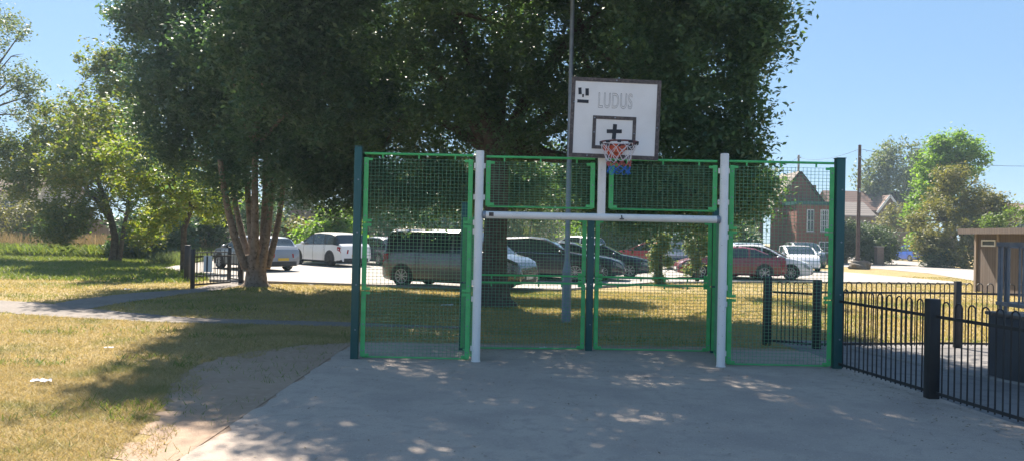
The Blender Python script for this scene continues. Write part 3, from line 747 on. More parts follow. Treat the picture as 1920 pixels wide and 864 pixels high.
    # wheel arches and wheels
    for x in wb:
        for s in (1, -1):
            yw = s * (Wd / 2)
            bm = B()
            n = 30; v0 = [(x + (rw + .055) * math.cos(a), rw + (rw + .055) * math.sin(a)) for a in np.linspace(-.25, math.pi + .25, n)]
            prism(bm, v0, yw - s * .16, yw + s * .004); obj('wheel_arch', bm, M['trim'], root)
            wheel(root, x, yw - s * .09, rw, .21, dark_rims, spokes)
    return root
def at_wheel(px, py, xw, yw, th):      # centre of a car whose wheel stands at this pixel
    g = G(px, py); c, s = math.cos(th), math.sin(th)
    return (g.x - (c * xw - s * yw), g.y - (s * xw + c * yw))

c_van = paint('paint_grey_brown', (.15, .145, .14), .55, .24)
c_silver = paint('paint_silver', (.26, .27, .29), .5, .3)
c_white = paint('paint_white', (.74, .74, .75))
c_black = paint('paint_black', (.012, .014, .022))
c_blue = paint('paint_dark_blue', (.012, .018, .045), .2)
c_navy = paint('paint_navy', (.02, .028, .05), .2)
c_red = paint('paint_red', (.20, .02, .03))
c_bright = paint('paint_bright_blue', (.012, .085, .50), .1)
c_sred = paint('paint_bright_red', (.5, .03, .03))
HB_T = lambda k=1: [(-2.15, .80), (-2.12, .92), (-1.98, 1.04), (-1.85, 1.10), (-1.55, 1.36 * k), (-1.2, 1.43 * k), (-.4, 1.47 * k), (.15, 1.42 * k), (.45, 1.30 * k), (1.1, .98), (1.6, .90), (1.95, .79), (2.1, .66), (2.15, .55)]
HB_B = [(-2.15, .70), (-2.1, .90), (-1.6, .97), (0, .93), (1.05, .90), (1.6, .84), (1.95, .72), (2.1, .6), (2.15, .5)]
SUV_T = [(-2.3, .85), (-2.27, 1.02), (-2.15, 1.10), (-2.05, 1.16), (-1.75, 1.55), (-1.4, 1.63), (-.4, 1.67), (.2, 1.62), (.5, 1.50), (1.15, 1.12), (1.7, 1.04), (2.1, .94), (2.26, .78), (2.3, .65)]
SUV_B = [(-2.3, .80), (-2.25, 1.0), (-1.7, 1.08), (0, 1.05), (1.1, 1.03), (1.7, .97), (2.1, .85), (2.26, .7), (2.3, .6)]
VAN_T = [(-2.4, 1.0), (-2.38, 1.15), (-2.34, 1.3), (-2.22, 1.72), (-2.1, 1.80), (-1, 1.83), (.3, 1.82), (.75, 1.76), (1.0, 1.62), (1.62, 1.12), (2.0, 1.04), (2.28, .92), (2.38, .78), (2.4, .65)]
VAN_B = [(-2.4, .95), (-2.36, 1.08), (-1, 1.12), (0, 1.11), (1.55, 1.05), (2.0, .97), (2.28, .85), (2.38, .7), (2.4, .6)]
SAL_T = [(-2.3, .75), (-2.28, .9), (-2.2, 1.0), (-1.75, 1.05), (-1.0, 1.36), (-.5, 1.43), (0, 1.43), (.3, 1.36), (1.0, 1.0), (1.6, .90), (2.05, .78), (2.25, .65), (2.3, .55)]
SAL_B = [(-2.3, .7), (-2.27, .85), (-2.15, .94), (-1.6, .98), (0, .94), (.95, .9), (1.6, .83), (2.05, .72), (2.25, .6), (2.3, .5)]

T = R(-24)
make_car('parked_van', 'grey brown people carrier with bright roof rails, parked behind the left mesh panel', 'car', c_van, 4.8, 1.84, VAN_T, VAN_B, (-2.34, -2.1, .75, 1.62), [(-1.0, -.9), (.12, .22), (1.0, 1.06)], (-1.62, 1.33), .345, at_wheel(752, 537, -1.62, -.92, T), T, rails=True, clad=False, spokes=9, tumble=.2)
T = R(141)
make_car('parked_hatchback', 'silver hatchback with a yellow rear plate, behind the many stemmed tree', 'car', c_silver, 4.3, 1.76, HB_T(), HB_B, (-1.95, -1.5, .15, 1.1), [(-.95, -.85), (.05, .13)], (-1.28, 1.32), .32, at_wheel(541, 506, -1.28, -.86, T), T)
T = R(137)
make_car('parked_suv', 'white sport utility car with a black roof and black wheels', 'car', c_white, 4.6, 1.92, SUV_T, SUV_B, (-2.1, -1.7, .2, 1.15), [(-1.0, -.9), (.05, .13)], (-1.42, 1.43), .375, at_wheel(617, 499, -1.42, .96, T), T, dark_rims=True, clad=True, black_roof=True)
T = R(130)
make_car('parked_hatchback', 'dark blue car with lit red tail lamps beside the tall green end post', 'car', c_blue, 4.3, 1.78, HB_T(1.02), HB_B, (-1.95, -1.5, .15, 1.1), [(-.95, -.85), (.05, .13)], (-1.28, 1.32), .32, (-7.0, 41.5), T)
T = R(-12)
make_car('parked_suv', 'black sport utility car parked just right of the thick tree trunk', 'car', c_black, 4.7, 1.88, SUV_T, SUV_B, (-2.1, -1.7, .2, 1.15), [(-1.0, -.9), (.05, .13)], (-1.42, 1.43), .37, at_wheel(1078, 528, 1.43, -.94, T), T, trimglass=True)
make_car('parked_hatchback', 'navy hatchback parked between the black sport utility car and a blue saloon', 'car', c_navy, 4.3, 1.78, HB_T(1.03), HB_B, (-1.95, -1.5, .15, 1.1), [(-.95, -.85), (.05, .13)], (-1.28, 1.32), .33, at_wheel(1129, 526, 1.32, -.89, T), T)
make_car('parked_saloon', 'dark blue saloon with its nose beside the ivy clad young tree', 'car', c_blue, 4.5, 1.80, SAL_T, SAL_B, (-1.72, -1.0, .2, 1.0), [(-.75, -.66), (.1, .18)], (-1.35, 1.36), .33, at_wheel(1180, 521, 1.36, -.9, T), T, spokes=7)
T = R(176)
make_car('parked_saloon', 'dark red saloon parked side on behind the right goal post', 'car', c_red, 4.6, 1.80, SAL_T, SAL_B, (-1.72, -1.0, .2, 1.0), [(-.75, -.66), (.1, .18)], (-1.35, 1.36), .33, (9.6, 34.2), T, spokes=7)
T = R(-24)
make_car('parked_hatchback', 'white hatchback with a steep windscreen, parked behind the red saloon', 'car', c_white, 4.3, 1.78, HB_T(1.04), HB_B, (-1.95, -1.5, .15, 1.1), [(-.95, -.85), (.05, .13)], (-1.28, 1.32), .33, at_wheel(1482, 525, 1.32, -.89, T), T)
make_car('parked_hatchback', 'white car facing the camera in front of the brick building', 'car', c_white, 4.2, 1.78, HB_T(1.0), HB_B, (-1.95, -1.5, .15, 1.1), [(-.95, -.85), (.05, .13)], (-1.28, 1.32), .32, (16.7, 45.2), R(-97))
make_car('parked_suv', 'grey sport utility car facing the camera, behind the white car', 'car', paint('paint_grey', (.12, .13, .14), .3), 4.6, 1.88, SUV_T, SUV_B, (-2.1, -1.7, .2, 1.15), [(-1.0, -.9), (.05, .13)], (-1.42, 1.43), .37, (19.7, 52.2), R(-95))
make_car('parked_hatchback', 'pale blue car half hidden behind the roof of the red saloon', 'car', paint('paint_pale_blue', (.35, .45, .55), .2), 4.3, 1.78, HB_T(1.08), HB_B, (-1.95, -1.5, .15, 1.1), [(-.95, -.85), (.05, .13)], (-1.28, 1.32), .32, (12.3, 40.2), R(-100))
make_car('parked_hatchback', 'deep blue car in the shade between the two ivy clad young trees', 'car', c_blue, 4.2, 1.76, HB_T(1.05), HB_B, (-1.95, -1.5, .15, 1.1), [(-.95, -.85), (.05, .13)], (-1.28, 1.32), .32, (9.6, 44.5), R(-110))
make_car('parked_hatchback', 'bright red car parked under the far bushes', 'car', c_sred, 4.1, 1.74, HB_T(1.0), HB_B, (-1.95, -1.5, .15, 1.1), [(-.95, -.85), (.05, .13)], (-1.28, 1.32), .31, (8.6, 49.5), R(170))
make_car('parked_hatchback', 'white car with red lamps at the back of the car park, above the black roof', 'car', c_white, 4.2, 1.76, HB_T(1.2), HB_B, (-1.95, -1.5, .15, 1.1), [(-.95, -.85), (.05, .13)], (-1.28, 1.32), .32, (3.9, 47.5), R(140))
make_car('parked_hatchback', 'small bright blue car on the drive at the far right', 'car', c_bright, 3.8, 1.70, [(a * .88, b * 1.05) for a, b in HB_T(1.03)], [(a * .88, b * 1.02) for a, b in HB_B], (-1.75, -1.35, .12, .97), [(-.85, -.75), (.05, .12)], (-1.12, 1.16), .30, (P(1716, 490, 76).x, 77), R(98), group='cars on the drive')

# ================================================================== FOLIAGE
def quads(name, V, m, parent=None):               # V: (n,4,3) -> one mesh of separate four-cornered leaves
    n = len(V); me = bpy.data.meshes.new(name)
    me.vertices.add(n * 4); me.vertices.foreach_set('co', V.reshape(-1).astype(np.float32))
    me.loops.add(n * 4); me.loops.foreach_set('vertex_index', np.arange(n * 4, dtype=np.int32))
    me.polygons.add(n); me.polygons.foreach_set('loop_start', np.arange(0, n * 4, 4, dtype=np.int32)); me.polygons.foreach_set('loop_total', np.full(n, 4, dtype=np.int32))
    me.update(calc_edges=True)
    return link(name, me, m, parent)
def unit(n): v = rng.normal(size=(n, 3)); return v / np.linalg.norm(v, axis=1)[:, None]
def leaf_quads(C, size, up=.6, droop=0, wid=.5):
    n = len(C); nrm = unit(n); nrm[:, 2] = np.abs(nrm[:, 2]) * 1 + up; nrm /= np.linalg.norm(nrm, axis=1)[:, None]
    t = np.cross(nrm, unit(n)); t /= np.linalg.norm(t, axis=1)[:, None] + 1e-9
    if droop: t[:, 2] -= droop; t /= np.linalg.norm(t, axis=1)[:, None]
    b = np.cross(nrm, t); b /= np.linalg.norm(b, axis=1)[:, None] + 1e-9
    s = (size * rng.uniform(.45, 1.5, n))[:, None]
    V = np.empty((n, 4, 3))
    V[:, 0] = C - t * s * .5; V[:, 2] = C + t * s * .5
    V[:, 1] = C + b * s * wid * .5 + nrm * s * .08; V[:, 3] = C - b * s * wid * .5 + nrm * s * .08
    return V
def lump(p, k, ph):                                # smooth lumps in space, for gaps and uneven outlines
    return (np.sin(p[:, 0] * k + ph) * np.sin(p[:, 1] * k * 1.13 + ph * 1.7) + np.sin(p[:, 2] * k * 1.21 + ph * 2.3) * np.sin(p[:, 0] * k * .83 - ph) + np.sin(p[:, 1] * k * .9 + p[:, 2] * k * .7 + ph * 3)) / 3
def sprigs(clumps, n, hollow=.45, gap=-.25, k=1.6, ph=1.0):
    cl = np.array(clumps, float); w = (cl[:, 3] * cl[:, 4] * cl[:, 5]) ** .56; w = np.maximum(w, .45 * np.median(w)); w /= w.sum()
    idx = rng.choice(len(cl), n, p=w); d = unit(n); r = hollow + (1 - hollow) * rng.uniform(0, 1, n) ** .6
    r *= 1 + .32 * lump(d * 3 + cl[idx, :3], 2.2, ph)
    c = cl[idx, :3] + d * cl[idx, 3:6] * r[:, None]
    keep = lump(c, k, ph) > gap
    return c[keep]
def foliage(cent, per, rad, size, up=.5, droop=0, wid=.5, flat=.65):
    n = len(cent); C = np.repeat(cent, per, 0); r = (rad * rng.uniform(.6, 1.35, n)).repeat(per)
    o = cent - cent.mean(0); o /= np.linalg.norm(o, axis=1)[:, None] + 1e-9
    tw = []                                            # three short twigs fan out of every sprig
    for _ in range(3):
        t = o * .8 + unit(n) * .9; t[:, 2] = t[:, 2] * flat + .05; tw.append(t / np.linalg.norm(t, axis=1)[:, None])
    k = rng.integers(0, 3, n * per); T = np.stack(tw)[k, np.repeat(np.arange(n), per)]
    off = T * rng.uniform(-.15, 1.15, n * per)[:, None] + np.clip(rng.normal(size=(n * per, 3)) * .24, -.5, .5)
    if droop: off[:, 2] -= np.abs(rng.normal(size=n * per)) * droop
    return leaf_quads(C + off * r[:, None], size, up, droop, wid)
def limb(bm, a, b, r0, r1, bend=.25, n=6, seg=8):
    a, b = Vector(a), Vector(b); d = b - a; mid = a + d * .45 + Vector((0, 0, d.length * bend)) + Vector(rng.normal(size=3)) * d.length * .06
    pts = [a.lerp(mid, t).lerp(mid.lerp(b, t), t) for t in np.linspace(0, 1, n)]
    tube(bm, pts, list(np.linspace(r0, r1, n)), seg); return pts
def tree(name, base, clumps, n, per, rad, size, lm, bm_mat, trunk, label, group='trees round the court', limbs=9, **kw):
    """trunk: list of (points, radii) in world space; limbs reach from the fork into the crown clumps"""
    base = Vector(base); root = empty(name, base, 0, label, 'tree', group)
    fk = {k: kw.pop(k) for k in ('up', 'droop', 'wid', 'flat') if k in kw}
    clear = kw.pop('clear', None); c = sprigs(clumps, n, **kw)
    if clear: c = c[~((np.abs(c[:, 0] - clear[0] * c[:, 1] / clear[1]) < .62) & (c[:, 1] < clear[1] + .4) & (c[:, 2] < clear[2]))]     # boughs kept clear of the lamp post
    bm = B(); ends = []
    for pts, rr in trunk:
        tube(bm, [Vector(p) - base for p in pts], rr, 12); ends.append((Vector(pts[-1]) - base, rr[-1]))
    cl = sorted(clumps, key=lambda q: q[2])
    for q in (cl if len(cl) <= limbs else random.sample(cl, limbs)):
        e, r = min(ends, key=lambda t: (t[0] - (Vector(q[:3]) - base)).length)
        tip = Vector(q[:3]) - base + Vector(rng.normal(size=3)) * .2
        pts = limb(bm, e, tip, r * .8, r * .18, .08)
        for _ in range(3):
            s = pts[random.randint(2, 5)]; v = Vector(unit(1)[0]); v.z = abs(v.z) * .6
            limb(bm, s, s + Vector((v.x * q[3], v.y * q[4], v.z * q[5])) * .85, r * .22, r * .05, .1, 5, 5)
    obj('trunk', bm, bm_mat, root, 60)
    V = foliage(c, per, rad, size, **fk) - np.array(base)
    quads('crown', V, lm, root)
    return root
def bush(name, base, clumps, n, per, rad, size, lm, label, cat='bush', group=None, **kw):
    base = Vector(base); root = empty(name, base, 0, label, cat, group)
    fk = {k: kw.pop(k) for k in ('up', 'droop', 'wid', 'flat') if k in kw}
    c = sprigs(clumps, n, **kw); c[:, 2] = np.maximum(c[:, 2], .08)
    bm = B()
    for q in clumps[:8]: limb(bm, (base.x - base.x + (q[0] - base.x) * .3, (q[1] - base.y) * .3, 0), Vector(q[:3]) - base, .07, .02, .05, 5, 5)
    obj('stem', bm, M['bark'], root, 60)
    V = foliage(c, per, rad, size, **fk) - np.array(base); V[:, :, 2] = np.maximum(V[:, :, 2], .02)
    quads('foliage', V, lm, root)
    return root
def cl(px, py, Y, rx, ry=None, rz=None, dy=0):
    p = P(px, py, Y); return (p.x, p.y, p.z, rx, ry or rx, rz or rx * .85)

L_oak = leaf_mat('oak_leaf', [(.062, .115, .072), (.075, .135, .08), (.09, .15, .085), (.13, .20, .085)], .38, (1.4, 1.6, .6), .42, ((.13, .20, .12), .9, (.50, .72)))  # paler bluish patches put the look of sky-lit clumps into the leaf colour
L_dark = leaf_mat('dark_leaf', [(.058, .112, .08), (.072, .132, .09), (.085, .148, .092)], .34, (1.4, 1.6, .6), .42, ((.13, .20, .125), .9, (.50, .72)))  # same paler patches, painted in for clumps lit by the sky
L_map = leaf_mat('maple_leaf', [(.07, .11, .03), (.095, .14, .035), (.13, .165, .04), (.19, .18, .045)], .45, (1.7, 1.7, .5))
L_gold = leaf_mat('golden_leaf', [(.11, .17, .035), (.16, .215, .045), (.22, .245, .05), (.27, .25, .055)], .5, (1.45, 1.6, .5))
L_wil = leaf_mat('willow_leaf', [(.085, .12, .06), (.115, .15, .075), (.15, .18, .09)], .38, (1.5, 1.5, .7))
L_lime = leaf_mat('lime_leaf', [(.10, .19, .035), (.15, .25, .045), (.20, .30, .06)], .45, (1.5, 1.6, .5))
L_olive = leaf_mat('olive_leaf', [(.11, .12, .04), (.15, .15, .05), (.20, .18, .065), (.13, .14, .045)], .38, (1.5, 1.5, .6))
L_hedge = leaf_mat('hedge_leaf', [(.04, .075, .03), (.06, .10, .04), (.08, .13, .045)], .3)
L_mid = leaf_mat('mid_leaf', [(.06, .105, .032), (.09, .145, .04), (.13, .18, .05)], .4, (1.6, 1.6, .5))

L_ivy = leaf_mat('ivy_leaf', [(.12, .16, .06), (.16, .20, .075), (.20, .24, .09), (.09, .13, .05)], .4, (1.5, 1.5, .7))
# many-stemmed tree left of the court
b0 = G(480, 536)
st = []
st.append(([b0 + Vector((0, 0, -.05)), b0 + Vector((0, 0, .12)), b0 + Vector((0, 0, .45)), b0 + Vector((0, 0, .95))], [.52, .34, .29, .33]))
for i, (px, py, dy, r) in enumerate([(400, 300, -.5, .13), (425, 330, .6, .12), (458, 300, .2, .13), (478, 280, -.6, .14), (502, 290, .5, .13), (520, 300, -.3, .13), (545, 310, .7, .11)]):
    a = b0 + Vector(((px - 475) / 62 * .22, dy * .3, .55)); e = P(475 + (px - 475) * .84, py, b0.y + dy * 2)
    mid = a.lerp(e, .45) + Vector(((px - 475) / 62 * .18, 0, -.1))
    pts = [a.lerp(mid, t).lerp(mid.lerp(e, t), t) for t in np.linspace(0, 1, 7)]
    st.append((pts, list(np.linspace(r, r * .55, 7))))
cm = [cl(*a) for a in [(430, 60, 24, 2.1), (350, 150, 24, 1.7), (380, 250, 24, 1.6), (335, 50, 24.5, 1.6), (310, 210, 24.5, 1.0), (285, 25, 24.5, 1.1), (330, 290, 24, .9), (420, 320, 23, .9), (470, 120, 24.5, 2.0), (460, 255, 24, 1.5), (400, 180, 24.5, 1.7), (390, 15, 24.5, 1.6), (300, 110, 24.5, .8),
      (600, 60, 22.5, 2.1), (520, 190, 22, 1.9), (640, 230, 22, 1.7), (690, 110, 22.5, 1.9), (550, 310, 22, 1.3), (720, 210, 22.5, 1.6), (540, 20, 23, 2.0), (640, 140, 25.5, 2.0), (620, 330, 22.5, 1.0), (650, 300, 24.5, 1.3), (680, 330, 22.2, .8), (590, 260, 21, 1.3),
      (500, 80, 18.5, 1.2), (570, 120, 18.5, 1.4), (540, 10, 18.5, 1.4), (640, 170, 19, 1.3), (660, 50, 18.5, 1.5), (600, -60, 18, 1.6), (520, 170, 19, 1.1), (530, -50, 18.5, 1.4)]] + [(-6.2, 17, 9.4, 1.3, 1.3, 1.0), (-5.4, 16.6, 8.0, 1.3, 1.3, 1.0), (-6.6, 18.8, 8.2, 1.2, 1.2, 1.0), (-5.0, 17.2, 10.2, 1.4, 1.4, 1.0), (-7.2, 21, 7.6, 1.2, 1.2, .9), (-8.2, 21.5, 6.6, 1.1, 1.1, .9)]  # last clumps, most above the view, added to widen the shade leftwards
tree('multi_stemmed_tree', b0, cm, 2900, 130, .64, .128, L_dark, M['barkb'], st, 'dense dark tree with many pale brown stems left of the mesh fence', limbs=14, gap=-.24, k=2.5, ph=.7, hollow=.2)

# the oak behind the goal
b1 = G(926, 572)
to_ = [([b1 + Vector((0, 0, -.05)), b1 + Vector((0, 0, .15)), b1 + Vector((0, 0, .55)), b1 + Vector((0, 0, 1.6)), b1 + Vector((.02, 0, 2.8)), b1 + Vector((-.05, .1, 3.8))], [.72, .44, .34, .29, .28, .30])]
for px, py, dy, r in [(770, 90, .5, .17), (850, 20, -1, .18), (960, 0, 1, .18), (1080, 60, -.5, .18), (1200, 120, 1, .17), (1130, 230, 2, .13), (760, 210, 1.5, .13)]:
    a = b1 + Vector((-.05, .1, 3.5)); e = P(px, py, b1.y + dy); mid = a.lerp(e, .4) + Vector((0, 0, .5))
    pts = [a.lerp(mid, t).lerp(mid.lerp(e, t), t) for t in np.linspace(0, 1, 7)]
    to_.append((pts, list(np.linspace(r, r * .5, 7))))
co = [cl(*a) for a in [(820, 100, 18, 1.8), (950, 60, 17.5, 1.9), (1080, 80, 18.5, 1.9), (900, 230, 18.5, 1.5), (1030, 230, 18, 1.5), (1000, -80, 17.5, 2.0), (800, -60, 18, 1.9), (750, 220, 19, 1.4), (820, 180, 21, 1.8), (1000, 150, 20, 2.0), (900, 10, 20.5, 2.2), (1100, -20, 18.5, 2.0), (1150, 160, 18, 1.6),
      (1250, 90, 14.8, 1.45), (1265, 110, 14.6, 1.0), (1165, 270, 17.5, 1.25), (1245, 240, 15, 1.1), (1290, 210, 14.6, .7), (1345, 30, 14.6, .6), (1220, -80, 15, 1.6), (1290, -60, 14.6, 1.1), (1275, 165, 15.8, 1.2), (1215, 180, 17.2, 1.5), (1260, 20, 15.8, 1.3), (1225, 20, 17, 1.4),
      (1395, 100, 14.4, .22), (1422, 36, 14.4, .22), (1385, 146, 14.4, .24), (1385, 222, 14.5, .24), (1378, 285, 14.6, .22), (1340, 260, 14.6, .35), (1340, 130, 14.5, .35), (1335, 75, 14.5, .35), (1320, 300, 15, .4), (1360, 325, 15.2, .3), (1310, 320, 15.6, .75), (1220, 320, 16, .8), (1130, 330, 17, .8), (1385, 360, 16, .2), (1400, 345, 16, .26), (1415, 385, 22, .34),
      (800, 320, 22, 1.1), (960, 330, 22, 1.1), (1060, 345, 21, .9), (880, 340, 23, 1.1)]]
co += [(-3.6, 14.5, 8.4, 1.8, 1.8, 1.3), (-1.6, 13.4, 8.0, 1.8, 1.8, 1.3), (.6, 13.2, 8.2, 1.9, 1.8, 1.3), (2.8, 13.6, 8.0, 1.9, 1.8, 1.3), (-2.6, 15, 10.4, 2.0, 2, 1.5), (0, 14.5, 10.6, 2.2, 2, 1.6), (2.6, 15, 10.4, 2.0, 2, 1.5), (4.6, 15, 8.2, 1.4, 1.4, 1.2), (-.2, 14.8, 7.5, 1.2, 1.2, .8), (2.2, 14.6, 7.0, 1.2, 1.2, .8), (1.0, 13.4, 7.4, 1.1, 1.1, .7), (.9, 17.2, 7.6, 1.4, 1.4, .9), (-1.4, 15, 6.9, 1.3, 1.3, .9), (3.4, 14.6, 6.4, 1.1, 1.1, .8), (1, 16.5, 8.6, 1.5, 1.5, 1), (-2.2, 15.6, 8.4, 1.3, 1.3, .9), (-1.0, 16.4, 8.9, 1.4, 1.4, 1), (.2, 15.6, 9.1, 1.3, 1.3, .9), (-.8, 16, 12.6, 2.2, 2.2, 1.6), (2.0, 16.5, 12.6, 2.2, 2.2, 1.6), (-4.4, 16.4, 9.8, 1.6, 1.6, 1.4), (-1.2, 12.2, 9.6, 1.5, 1.5, 1.1), (1.6, 12.2, 9.8, 1.6, 1.5, 1.1), (3.6, 12.6, 7.6, 1.2, 1.2, .9)]  # overhead clumps out of view, added to shade the court
co += [cl(x, y + 14 * math.sin(x), (22.4 if x < 1080 else 16.8) + .6 * math.sin(x * 1.7), .9 if x < 1080 else .7, .9, .7 if x < 1080 else .55) for x in range(700, 1340, 62) for y in (318, 362)]
co += [cl(x, y, Y, r) for x, y, Y, r in [(1375, 380, 24, .55), (1375, 425, 24, .45), (1400, 340, 22, .5), (1350, 390, 24, .6)]]
tree('oak_tree', b1, co, 4150, 150, .58, .108, L_oak, M['bark'], to_, 'large spreading oak with a thick grey trunk behind the left side of the goal', limbs=20, clear=(lp.x, lp.y, 7.2), gap=-.22, k=2.6, ph=2.1, hollow=.2)

# smaller tree on the left with a leaning second stem
b2 = G(214, 489); Yb = b2.y
t2 = [([b2, b2 + Vector((0, 0, .3)), b2 + Vector((.02, 0, 1.2)), P(205, 400, Yb), P(180, 330, Yb), P(190, 250, Yb)], [.32, .21, .17, .15, .11, .07]),
      ([b2 + Vector((.25, 0, .0)), P(232, 430, Yb), P(242, 380, Yb + .5), P(250, 300, Yb + .5)], [.13, .10, .085, .06]), ([P(205, 410, Yb), P(180, 375, Yb - .5), P(150, 340, Yb - 1)], [.13, .11, .07])]
c2 = [cl(*a) for a in [(200, 150, Yb, 1.4, 1.6, 1.6), (160, 230, Yb, 1.9), (240, 240, Yb, 1.7), (110, 300, Yb - 1, 1.7), (190, 320, Yb - 1, 1.9), (270, 310, Yb - 1, 1.5), (70, 350, Yb - 1, 1.3), (140, 390, Yb - 2, 1.3, 1.3, .8), (270, 390, Yb - 1.5, 1.2, 1.2, 1.0), (100, 380, Yb - 1, 1.1), (230, 190, Yb + 1, 1.4), (140, 190, Yb, .9), (210, 120, Yb, .6), (120, 430, Yb - 2.5, .8), (200, 280, Yb + 2, 2.0), (275, 440, Yb - 1, .7), (40, 300, Yb, 1.3)]] + [(-17.5, 33, 5.5, 2.0, 2.0, 1.5), (-16.3, 30.5, 4.3, 1.4, 1.4, 1.0), (-18.6, 32.5, 4.2, 1.5, 1.5, 1.0), (-15.6, 33.5, 4.3, 1.3, 1.3, 1.0)]
tree('garden_tree', b2, c2, 2200, 40, .48, .18, L_map, M['bark'], t2, 'medium tree with a forked trunk standing on the grass at the left', limbs=10, gap=-.2, k=1.5, ph=.2)
# golden maple that reaches in between the two
b3 = G(330, 478); Ym = 31
t3 = [([Vector((P(345, 450, Ym).x, Ym, 0)), P(345, 430, Ym), P(360, 390, Ym)], [.13, .11, .08])]
c3 = [cl(*a) for a in [(240, 300, 27, .75), (220, 280, 27.5, .55), (290, 330, 28, .8), (250, 350, 28, .7), (330, 360, 29, .9), (290, 300, 29, .6), (360, 340, 30, .9), (300, 400, 29, .7), (370, 395, 31, .9), (330, 310, 30, .7), (265, 270, 28, .35), (410, 370, 31, .8), (270, 430, 29, .45)]]
tree('golden_maple', (t3[0][0][0].x, Ym, 0), c3, 430, 36, .36, .15, L_gold, M['bark'], t3, 'low golden leaved maple branches between the forked tree and the many stemmed tree', limbs=10, gap=-.3)
# tree at the left edge
b4 = Vector((-30, 41, 0))
t4 = [([b4, b4 + Vector((0, 0, 3)), b4 + Vector((.4, 0, 7))], [.3, .24, .12])]
c4 = [cl(*a) for a in [(-20, 130, 40, 1.8, 1.8, 2.2), (25, 150, 40, 1.0, 1.2, .8), (30, 60, 40, .6, .8, .5), (40, 215, 40, .9, 1, .7), (10, 230, 40, 1.6), (-40, 300, 40, 2.2), (40, 290, 40, 1.3), (80, 250, 40, .6), (20, 340, 40, 1.3), (55, 155, 40, .8, .8, .4), (60, 190, 40, .6, .8, .3), (15, 95, 40, .9, .9, .6), (-60, 40, 41, 2.4)]]
tree('airy_tree', b4, c4, 620, 26, .55, .17, L_wil, M['bark'], t4, 'airy pale leaved tree cut off by the left edge of the photo', limbs=10, gap=-.1, k=2.2, droop=.2)

# trees and bushes on the right
def simple_tree(name, px, Y, clumps, n, per, rad, size, lm, label, **kw):
    x = P(px, 440, Y).x; b = Vector((x, Y, 0)); top = max(q[2] for q in clumps)
    tree(name, b, clumps, n, per, rad, size, lm, M['bark'], [([b, b + Vector((0, 0, top * .25)), b + Vector((.2, 0, top * .5))], [.4, .3, .2])], label, 'trees beyond the drive', limbs=8, **kw)
simple_tree('willow_tree', 1690, 118, [cl(*a) for a in [(1690, 300, 118, 4.2, 4, 3), (1650, 330, 118, 3.2), (1730, 310, 118, 3.6), (1700, 345, 116, 4), (1740, 350, 118, 3.5), (1640, 350, 117, 2.2), (1710, 280, 118, 2.2), (1660, 300, 118, 1.6)]], 620, 34, 1.25, .48, L_wil, 'grey green willow tree rising behind the tiled house roofs', droop=.4, gap=-.2, k=.6)
simple_tree('lime_tree', 1775, 72, [cl(*a) for a in [(1790, 290, 72, 2.0), (1750, 320, 72, 1.7), (1810, 310, 72, 1.8), (1735, 370, 71, 1.3), (1720, 400, 70, 1.0), (1775, 350, 72, 2.2), (1830, 330, 72, .9), (1712, 450, 69, .8), (1765, 275, 72, 1.0), (1725, 340, 71, .8)]], 720, 34, .7, .30, L_lime, 'bright green tree above the olive bush beside the drive', gap=-.25, k=1.2)
simple_tree('olive_tree', 1805, 60, [cl(*a) for a in [(1800, 380, 60, 2.0), (1760, 410, 59, 1.6), (1840, 390, 60, 1.7), (1780, 340, 60, 1.2), (1870, 410, 60, 1.3), (1800, 440, 58, 1.9, 1.6, 1.4), (1740, 450, 58, 1.1), (1850, 440, 58, 1.6, 1.5, 1.4), (1830, 480, 57, 1.7, 1.4, 1), (1890, 440, 59, 1.2), (1770, 465, 58, 1.0), (1720, 420, 59, .7)]], 950, 36, .62, .22, L_olive, 'broad olive brown bushy tree behind the shed roof', gap=-.35, k=1.4)
bush('hedge', G(1755, 498), [cl(1755, 478, 58, .75, .8, .8), cl(1745, 490, 57.6, .6, .7, .6), cl(1768, 488, 57.6, .6, .7, .6)], 200, 26, .35, .16, L_hedge, 'small clipped dark hedge block at the foot of the olive tree', 'hedge', gap=-.8)
bush('shrub', G(1640, 490), [cl(*a) for a in [(1620, 440, 63, 1.1), (1652, 448, 63, 1.1), (1600, 450, 62, 1.3), (1635, 465, 62, 1.4), (1592, 432, 63, .9), (1590, 470, 62, 1.0), (1660, 470, 63, .9)]], 620, 30, .5, .2, L_hedge, 'dark rounded shrub in front of the houses, left of the telegraph pole base', gap=-.45, k=1.3)
bush('shrub', G(1700, 470), [cl(*a) for a in [(1690, 410, 92, 1.8), (1715, 425, 90, 1.5), (1670, 420, 92, 1.3)]], 220, 26, .7, .3, L_olive, 'yellowish climbing shrub on the garden wall above the blue car', gap=-.4)
bush('shrub', (27.5, 45, 0), [cl(1905, 418, 43, .8), cl(1870, 424, 44, .7), cl(1930, 420, 43, .8)], 200, 26, .4, .16, L_mid, 'leafy shrub showing over the shed roof', gap=-.5)

